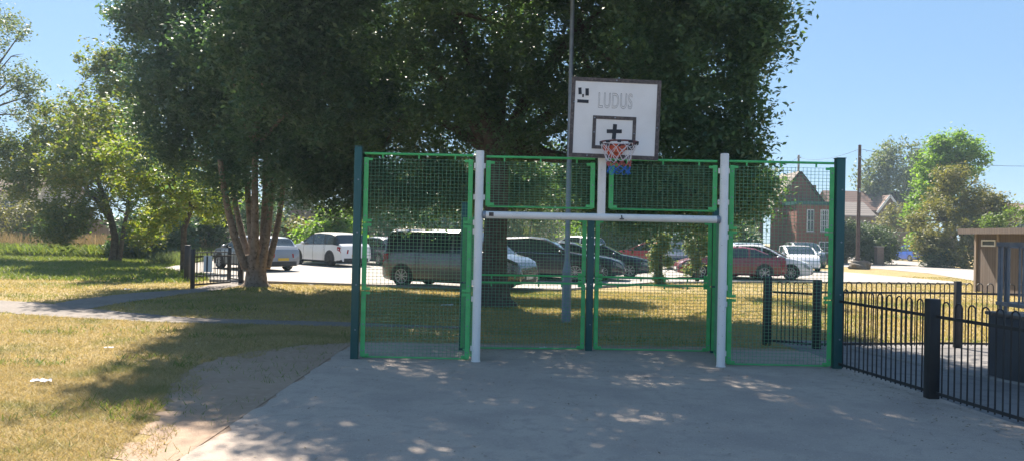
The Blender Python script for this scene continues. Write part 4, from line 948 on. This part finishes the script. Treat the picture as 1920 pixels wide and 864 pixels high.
# ivy clad young trees in the grass before the red saloon
for px, base, cs, lab in ((1237, 534, [(1237, 470, .40, .5), (1234, 505, .26, .7), (1245, 460, .33, .4), (1228, 485, .3, .4), (1250, 490, .22, .2), (1238, 525, .26, .3), (1240, 448, .25, .25)], 'short ivy clad young tree, the left one of two near the red saloon'),
                          (1307, 527, [(1307, 437, .36, .45), (1295, 462, .42, .4), (1318, 470, .4, .3), (1305, 490, .3, .5), (1290, 505, .22, .4), (1308, 420, .2, .3), (1320, 455, .3, .3)], 'taller ivy clad young tree with tufted top, partly in front of the red saloon')):
    b = G(px, base); root = empty('young_tree', b, 0, lab, 'tree', 'ivy clad young trees')
    bm = B(); tube(bm, [(0, 0, 0), (.02, 0, .8), (0, 0, 1.6), (.02, 0, P(px, cs[0][1] - 10, b.y).z)], [.09, .07, .05, .02], 8); obj('trunk', bm, M['bark'], root, 60)
    c = sprigs([(P(x, y, b.y).x, b.y, P(x, y, b.y).z, r, r, rz) for x, y, r, rz in [(q[0], q[1], q[2] * .68, q[3] * .8) for q in cs]], 190, hollow=.2, gap=-.7)
    quads('crown', foliage(c, 26, .17, .09, wid=.6) - np.array(b), L_ivy, root)

# hedgerow and bushes behind the car park, each plant its own
for k, (px, Y, w, hgt, lm, lab) in enumerate([
        (15, 52.5, 3.0, 3.4, L_olive, 'scrubby bush against the garden wall at the left edge'), (95, 52.8, 2.0, 2.6, L_lime, 'bright green bramble in front of the garden wall, left of the forked tree'),
        (300, 43, 2.2, 2.6, L_dark, 'dark bush behind the left gate, lowest of the row'), (360, 45, 2.6, 3.6, L_hedge, 'dark bush behind the nose of the silver hatchback'), (420, 47, 2.6, 4.4, L_dark, 'tall dark bush seen between the many stems'),
        (535, 52, 1.8, 2.6, L_olive, 'dry bush against the board fence above the silver hatchback'), (630, 44, 1.5, 3.2, L_lime, 'bright yellow green bush above the white sport utility car'), (700, 50, 2.6, 4.0, L_dark, 'dark bush behind the tall green end post'), (780, 54, 3.0, 5.0, L_dark, 'dark bush above the van roof'),
        (850, 56, 2.6, 4.2, L_mid, 'mid green bush above the rear of the van'), (965, 52, 2.2, 5.0, L_wil, 'hanging pale green foliage right of the oak trunk'), (1115, 53, 2.2, 4.2, L_lime, 'yellow green bush right of the middle goal post'), (1160, 52, 2.4, 4.0, L_mid, 'green bush above the navy hatchback'), (1215, 54, 2.6, 4.4, L_dark, 'dark bush above the far red car'),
        (1280, 53, 2.6, 4.6, L_dark, 'dark bush behind the taller young tree'), (1345, 55, 2.6, 4.6, L_hedge, 'dark bush behind the right goal post'), (1385, 57, 1.6, 2.8, L_dark, 'dark bush at the left corner of the brick building')]):
    x = P(px, 445, Y).x
    cc = [(x + rng.normal() * w * .35, Y + rng.normal() * .6, hgt * f, w * rng.uniform(.5, .75), w * .6, hgt * .26) for f in (.2, .35, .5, .65, .8)] + [(x, Y, hgt * .45, w * .9, w * .7, hgt * .4)]
    bush('bush', (x, Y, 0), cc, 330, 26, .55, .22, lm, lab, 'bush', 'bushes behind the car park', gap=-.35, k=1.5, ph=k * .9, droop=.9 if lm is L_wil else 0)

# far trees behind the hedgerow that close the view
for k, (px, Y, w, hgt, lab) in enumerate([(560, 75, 4.5, 7, 'distant tree behind the board fence'), (760, 85, 5.5, 9, 'distant tree seen through gaps of the oak on the left'), (1010, 90, 5.5, 8.5, 'distant tree seen behind the lamp post'), (1230, 88, 5.5, 9, 'distant tree seen behind the right half of the goal'), (-20, 80, 6, 8, 'distant tree behind the left garden wall'), (330, 72, 4.5, 7.5, 'distant tree behind the golden maple'), (860, 64, 4.5, 7.5, 'distant tree behind the goal, left of the backboard stem'), (1120, 66, 4.5, 7.5, 'distant tree behind the goal, right of the backboard stem'), (1340, 68, 4.5, 7.5, 'distant tree behind the right white goal post')]):
    x = P(px, 445, Y).x; b = Vector((x, Y, 0))
    cc = [(x + rng.normal() * w * .45, Y + rng.normal(), hgt * f, w * rng.uniform(.45, .7), w * .6, hgt * .2) for f in (.35, .5, .62, .75, .88)]
    tree('distant_tree', b, cc, 300, 26, 1.0, .42, L_mid, M['bark'], [([b, b + Vector((0, 0, hgt * .3)), b + Vector((0, 0, hgt * .5))], [.3, .24, .16])], lab, 'distant trees', limbs=5, gap=-.3, k=.8, ph=k)

# ================================================================== BUILDINGS, WALLS AND FENCES
def window(parent, x, y, z, w, h, fr=.07, bars=(1, 2), depth=.06, m='signw'):
    bm = B(); strip_frame(bm, x, z, w, h, fr, y - .012, depth)
    for i in range(1, bars[0] + 1): box(bm, (x - w / 2 + w * i / (bars[0] + 1), y - .012, z), (.045, depth * .8, h - 2 * fr))
    for i in range(1, bars[1] + 1): box(bm, (x, y - .012, z - h / 2 + h * i / (bars[1] + 1)), (w - 2 * fr, depth * .7, .04))
    f = obj('window', bm, M[m], parent)
    bm = B(); box(bm, (x, y + .002, z), (w - fr, .02, h - fr)); obj('pane', bm, M['winglass'], f)
    bm = B(); box(bm, (x, y - .05, z - h / 2 - .05), (w + .15, .14, .08)); obj('sill', bm, M['concrete'], f)
    return f
def roof_gable(bm, x0, x1, y0, y1, ze, zr, ridge='X', over=.3, t=.14):
    """two pitched slabs"""
    if ridge == 'X':
        ym = (y0 + y1) / 2
        for ya in (y0, y1):
            k = (zr - ze) / abs(ym - ya); yo = ya + math.copysign(over, ya - ym); zo = ze - over * k
            v = [(x0 - over, yo, zo), (x1 + over, yo, zo), (x1 + over, ym, zr), (x0 - over, ym, zr)]
            a = [bm.verts.new(p) for p in v]; c = [bm.verts.new((p[0], p[1], p[2] + t)) for p in v]
            bm.faces.new(a[::-1]); bm.faces.new(c)
            for i in range(4): bm.faces.new((a[i], a[(i + 1) % 4], c[(i + 1) % 4], c[i]))
    else:
        xm = (x0 + x1) / 2
        for xa in (x0, x1):
            k = (zr - ze) / abs(xm - xa); xo = xa + math.copysign(over, xa - xm); zo = ze - over * k
            v = [(xo, y0 - over, zo), (xo, y1 + over, zo), (xm, y1 + over, zr), (xm, y0 - over, zr)]
            a = [bm.verts.new(p) for p in v]; c = [bm.verts.new((p[0], p[1], p[2] + t)) for p in v]
            bm.faces.new(a[::-1]); bm.faces.new(c)
            for i in range(4): bm.faces.new((a[i], a[(i + 1) % 4], c[(i + 1) % 4], c[i]))
# red brick building
BYd = 62.0; X = lambda px, Y=BYd: P(px, 445, Y).x; Z = lambda py, Y=BYd, px=1500: P(px, py, Y).z
bb = empty('brick_building', (X(1500), BYd, 0), 0, 'red brick building with a steep gable and white sash windows, behind the right mesh panel', 'building')
ox = X(1500); rx = lambda px: X(px) - ox
bm = B(); x0, x1, zf = rx(1493), rx(1578), Z(384)
box(bm, ((x0 + x1) / 2, 1.5, zf / 2), (x1 - x0, 3, zf)); obj('wall', bm, M['brick'], bb)
bm = B(); box(bm, ((x0 + x1) / 2, 1.5, zf + .14), (x1 - x0 + .3, 3.3, .28)); obj('parapet', bm, M['dgreen'], bb)
rg = lambda px: X(px, 65.2) - ox
ga0, ga1, gz, ge = rg(1446), rg(1548), Z(324, 65.2), Z(393, 65.2)
bm = B(); gm = (ga0 + ga1) / 2
prism(bm, [(ga0, 0), (ga1, 0), (ga1, ge), (gm, gz), (ga0, ge)], 3.05, 3.4); obj('gable_wall', bm, M['brick'], bb)
bm = B(); box(bm, ((rg(1370) + ga0) / 2 - .02, 9, ge * .5), (ga0 - rg(1370), 7.5, ge)); obj('wall', bm, M['brick'], bb)
bm = B(); roof_gable(bm, ga0, ga1, 3.45, 15, ge, gz, 'Y', .25); obj('roof', bm, M['tilelight'], bb)
bm = B(); roof_gable(bm, rg(1370), gm - .3, 5.3, 12.8, ge, Z(322, 70), 'X', .2); obj('roof', bm, M['tilelight'], bb)
bm = B(); cyl(bm, (rg(1531), 4.6, Z(372, 66) + .3), .45, 1.7, n=8); obj('chimney', bm, M['brickd'], bb)
bm = B(); bar(bm, (gm, 3.0, gz + .05), (ga1 + .3, 3.0, ge - .1), .1, .22); bar(bm, (gm, 3.0, gz + .05), (ga0 - .3, 3.0, ge - .1), .1, .22); obj('barge_board', bm, M['wood'], bb)
window(bb, rx(1519), 0, Z(413), (rx(1526) - rx(1512)), 1.75, bars=(1, 1)); window(bb, rx(1545), 0, Z(413), (rx(1552) - rx(1537)), 1.75, bars=(3, 3))
window(bb, rx(1546), 0, Z(462), .9, .9, bars=(1, 1)); window(bb, rg(1484), 3.03, Z(430, 65), .9, 1.1, bars=(1, 1)); window(bb, rx(1566), 0, Z(413), .9, 1.75, bars=(2, 3))
# houses on the right
def house(name, px0, px1, Y, dep, pe, pr, label, m_roof='tile', m_wall='brickd', gables=(), chim=()):
    x0, x1 = P(px0, 445, Y).x, P(px1, 445, Y).x; xm = (x0 + x1) / 2
    ze, zr = P((px0 + px1) / 2, pe, Y).z, P((px0 + px1) / 2, pr, Y + dep / 2).z
    h_ = empty(name, (xm, Y, 0), 0, label, 'house', 'houses beyond the drive'); w = x1 - x0
    bm = B(); box(bm, (0, dep / 2, ze / 2), (w, dep, ze)); obj('wall', bm, M[m_wall], h_)
    bm = B()
    for s in (-1, 1):
        bm = B(); f_ = [bm.verts.new(p) for p in ((s * w / 2, 0, ze), (s * w / 2, dep, ze), (s * w / 2, dep / 2, zr))]; g_ = [bm.verts.new((v.co.x - s * .25, v.co.y, v.co.z)) for v in f_]
        bm.faces.new(f_); bm.faces.new(g_[::-1])
        for i in range(3): bm.faces.new((f_[i], f_[(i + 1) % 3], g_[(i + 1) % 3], g_[i]))
        obj('gable_wall', bm, M[m_wall], h_)
    bm = B(); roof_gable(bm, -w / 2, w / 2, 0, dep, ze, zr, 'X', .35); rf = obj('roof', bm, M[m_roof], h_)
    for gx, gw in gables:
        gx = P(gx, 445, Y).x - xm; gw = gw / F * Y; gh = (zr - ze) * .72
        bm = B(); prism(bm, [(gx - gw / 2, ze - .2), (gx + gw / 2, ze - .2), (gx, ze + gh)], -.5, dep * .3); obj('dormer', bm, M[m_wall], h_)
        bm = B(); roof_gable(bm, gx - gw / 2, gx + gw / 2, -.5, dep * .4, ze - .2, ze + gh, 'Y', .25); obj('dormer_roof', bm, M[m_roof], rf)
        bm = B()
        for s in (-1, 1): bar(bm, (gx, -.8, ze + gh + .02), (gx + s * (gw / 2 + .3), -.8, ze - .4), .08, .3)
        obj('barge_board', bm, M['signw'], h_)
        window(h_, gx, -.52, ze - 1.0, 1.5, 1.2, bars=(2, 0))
    for cx in chim:
        cx = P(cx, 445, Y).x - xm; bm = B(); box(bm, (cx, dep / 2, zr + .4), (.8, .6, 1.6)); obj('chimney', bm, M['brick'], rf)
    k = max(2, int(w / 4.5))
    for i in range(k): window(h_, -w / 2 + w * (i + .5) / k, 0, ze * .72, 1.3, 1.2, bars=(1, 0))
    return h_
house('house', 1568, 1722, 112, 9, 394, 361, 'long brick house with brown tiled roof behind the telegraph pole', 'tile', 'brickd', [(1663, 40)])
house('house', 1560, 1636, 98, 7, 404, 381, 'nearer house with a pale tiled roof left of the telegraph pole', 'tilelight', 'brickd')
house('house', 1880, 2010, 118, 9, 404, 384, 'house with an orange tiled roof at the right edge', 'tile', 'brickd', [(1925, 30)])
x0 = P(1640, 450, 86).x
bm = B(); box(bm, (4.5, 0, 1.45), (9.0, .35, 2.9)); gw = obj('garden_wall', bm, M['brickd'], None, None, (x0, 86, 0)); tag(gw, 'old brick garden wall behind the bright blue car', 'wall')
bm = B(); box(bm, (4.5, 0, 2.95), (9.1, .45, .1)); obj('coping', bm, M['concrete'], gw)
bm = B(); box(bm, (0, 0, .7), (.5, .5, 1.4)); gp = obj('gate_pier', bm, M['brickd'], None, None, (P(1648, 480, 60).x, 60, 0)); tag(gp, 'low brick pier in front of the dark shrub', 'pier')
bm = B(); box(bm, (0, 0, 1.43), (.58, .58, .08)); obj('cap', bm, M['concrete'], gp)
# left: brick garden wall, cream house, board fences, pale building
xw0, xw1 = P(-260, 440, 54).x, P(172, 440, 54).x
bm = B(); box(bm, ((xw1 - xw0) / 2, 0, 1.42), (xw1 - xw0, .3, 2.84)); lw = obj('garden_wall', bm, M['brickd'], None, None, (xw0, 54, 0)); tag(lw, 'long brick garden wall with pale coping behind the tall dry grass at the left', 'wall')
bm = B(); box(bm, ((xw1 - xw0) / 2, 0, 2.89), (xw1 - xw0 + .1, .42, .1)); obj('coping', bm, M['concrete'], lw)
house('cottage', -120, 62, 66, 8, 356, 320, 'cream rendered cottage above the garden wall at the left edge', 'tile', 'render')
def board_fence(px0, px1, Y, h, label):
    a, b = P(px0, 445, Y).x, P(px1, 445, Y).x; r = empty('board_fence', (a, Y, 0), 0, label, 'fence', 'board fences'); w = b - a; n = max(1, round(w / 1.83))
    for i in range(n):
        bm = B(); box(bm, (w * (i + .5) / n, 0, h / 2), (w / n - .1, .05, h)); obj('board_panel', bm, M['fencewood'], r)
    for i in range(n + 1):
        bm = B(); box(bm, (w * i / n, 0, h / 2 + .05), (.1, .1, h + .1)); obj('post', bm, M['fencewood'], r)
board_fence(175, 545, 56, 2.2, 'weathered board fence behind the dark bushes on the left')
board_fence(545, 705, 57, 3.2, 'tall weathered board fence above the white sport utility car')
house('bungalow', 700, 1075, 96, 9, 408, 392, 'pale walled bungalow glimpsed under the oak', 'tilelight', 'render')

# ================================================================== GRASS
def inside(p, poly):
    x, y = p[:, 0], p[:, 1]; r = np.zeros(len(p), bool); n = len(poly)
    for i in range(n):
        (x1, y1), (x2, y2) = poly[i][:2], poly[(i + 1) % n][:2]
        c = ((y1 > y) != (y2 > y)) & (x < (x2 - x1) * (y - y1) / (y2 - y1 + 1e-12) + x1); r ^= c
    return r
DIRT = [(-2.42, -3), (-2.9, -3), (-2.75, 3), (-2.85, 5.4), (-3.05, 6.4), (-3.3, 7.4), (-3.75, 8.6), (-3.9, 9.8), (-3.6, 10.9), (-3.0, 11.6), (-2.0, 12.1), (1.5, 12.25), (4.6, 12.2), (4.6, -3)]
PATH1 = [(-22, 18.2), (-16, 16.9), (-10.6, 15.3), (-8.6, 14.5), (-6.4, 14.0), (-2.9, 13.9), (-.6, 14.0), (-.8, 14.3), (-2.9, 14.55), (-6.2, 14.8), (-7.9, 15.6), (-10.4, 17.1), (-16, 18.8), (-22, 20)]
PATH2 = [G(105, 569), G(150, 581), G(230, 568), G(330, 553), G(400, 545), G(440, 537), (-8.3, 26), (-9.4, 26), G(366, 540), G(345, 543), G(250, 549), G(160, 559)]
SIDE = [(4.4, -6), (30, -6), (30, 12.9), (4.5, 13.3)]
ROAD = [G(1570, 499), G(1640, 503), G(1740, 512), G(1850, 530), (40, 25), (44, 36), G(1850, 508), G(1765, 499), (36, 62), (42, 92), (36, 95), (31, 66), G(1660, 489), G(1575, 489)]
def blades(name, region, n, h, w, m, lean=.5, avoid=(), thr=-.12, clump=0):
    x0, x1, y0, y1 = region; p = np.stack([rng.uniform(x0, x1, n), rng.uniform(y0, y1, n)], 1)
    for po in avoid: p = p[~inside(p, po)]
    q = np.concatenate([p, np.zeros((len(p), 1))], 1)
    if clump: p = p[(lump(q * [1, 1, 0], clump, 1.3) + .35 * lump(q, clump * 4, .4)) > thr]
    n = len(p); base = np.concatenate([p, np.zeros((n, 1))], 1)
    a = rng.uniform(0, 2 * math.pi, n); hh = h * rng.uniform(.45, 1.35, n); d = np.stack([np.cos(a), np.sin(a), np.zeros(n)], 1)
    l = rng.normal(size=(n, 3)) * lean; l[:, 2] = 0; ww = (w * rng.uniform(.6, 1.3, n))[:, None]
    V = np.empty((n, 4, 3)); up = np.zeros((n, 3)); up[:, 2] = hh
    V[:, 0] = base - d * ww / 2; V[:, 1] = base + d * ww / 2
    V[:, 2] = base + up + l * hh[:, None] + d * ww * .12; V[:, 3] = base + up + l * hh[:, None] - d * ww * .12
    o = quads(name, V, m); o['kind'] = 'stuff'; return o
L_dry = leaf_mat('dry_grass', [(.40, .31, .135), (.46, .36, .175), (.33, .265, .11), (.52, .41, .22), (.25, .235, .085)], .35, (1.15, 1.1, .8), .7, ((.15, .185, .05), .9, (.52, .72)))
L_mid_g = leaf_mat('mid_grass', [(.40, .31, .125), (.46, .355, .16), (.30, .265, .09), (.50, .39, .19)], .35, (1.15, 1.15, .7), .7, ((.17, .21, .05), .35, (.50, .66)))
L_lush = leaf_mat('lush_grass', [(.10, .16, .035), (.14, .20, .045), (.20, .23, .06), (.09, .14, .035)], .35, (1.4, 1.4, .6), .6)
L_straw = leaf_mat('tall_straw', [(.34, .26, .15), (.28, .21, .11), (.22, .18, .08), (.40, .30, .18)], .3, (1.1, 1.0, .8), .7)
av = (DIRT, PATH1, PATH2, SIDE, CP, ROAD)
blades('grass', (-8.5, -2.6, 4.2, 9.5), 150000, .032, .006, L_dry, 1.1, av)
blades('grass', (-14, -2.2, 9.5, 14.5), 90000, .034, .010, L_dry, 1.0, av)
blades('grass', (-26, 5, 14, 24.5), 110000, .04, .018, L_mid_g, .9, av)
blades('grass', (-2.5, 14, 12.1, 24), 70000, .04, .016, L_mid_g, .9, av)
blades('grass', (5, 32, 13, 40), 70000, .05, .026, L_mid_g, .9, av)
blades('grass', (-40, -10, 24, 48), 80000, .10, .045, L_lush, .7, av)
# dirt edge tufts
blades('grass', (-4.2, -2.4, 5, 12.6), 1500, .045, .008, L_lush, .8, (COURT, PATH1), clump=3.4)
DIRT_IN = [(x + (.32 if x < -2.5 else 0), y - (.25 if y > 10.5 else 0)) for x, y in DIRT]
blades('grass', (-4.4, -2.45, 4.5, 12.6), 16000, .034, .007, L_dry, 1.0, (DIRT_IN, COURT, PATH1), clump=3.0, thr=.05)
blades('weeds', (-9, -2.7, 5, 12.5), 24000, .06, .014, L_lush, .9, av, clump=2.6, thr=.42)
blades('weeds', (-14, 14, 12.5, 24), 30000, .07, .02, L_lush, .8, av, clump=1.5, thr=.35)
# wild tall grass before the garden wall
blades('tall_grass', (-36, -14, 44, 53.5), 16000, 1.0, .05, L_straw, .35, av, clump=.6)
blades('undergrowth', (-37, -13, 42, 46), 14000, .55, .10, L_lush, .7, av, clump=.9)
blades('weeds', (-17, -11, 36, 44), 9000, .45, .06, L_wil, .6, av)

# leaf litter and grit on the tarmac
n = 900
p = np.stack([rng.uniform(-2.3, 4.8, n), rng.uniform(4.5, 11.8, n) ** 1.0, np.full(n, .014)], 1)
edge = np.stack([rng.normal(4.45, .22, 500), rng.uniform(5.5, 11.6, 500), np.full(500, .014)], 1)
V = leaf_quads(np.concatenate([p, edge]), .026, 3.0)
V[:, :, 2] = np.maximum(V[:, :, 2], .0095)
o = quads('leaf_litter', V, leaf_mat('fallen_leaf', [(.16, .11, .06), (.24, .18, .10), (.09, .07, .045), (.30, .25, .16)], 0)); o['kind'] = 'stuff'

# thin haze box round everything, added to lift dark tones like lens glare
m = bpy.data.materials.new('haze_air'); m.use_nodes = True; nn = m.node_tree.nodes; nn.remove(nn['Principled BSDF'])
pv = nn.new('ShaderNodeVolumePrincipled'); pv.inputs['Color'].default_value = (.62, .82, 1, 1); pv.inputs['Density'].default_value = .00062; pv.inputs['Anisotropy'].default_value = .35
m.node_tree.links.new(pv.outputs[0], nn['Material Output'].inputs['Volume'])
bm = B(); box(bm, (0, 195, 10.5), (540, 470, 23)); hz = obj('haze', bm, m); hz['kind'] = 'stuff'
S.cycles.volume_bounces = 1
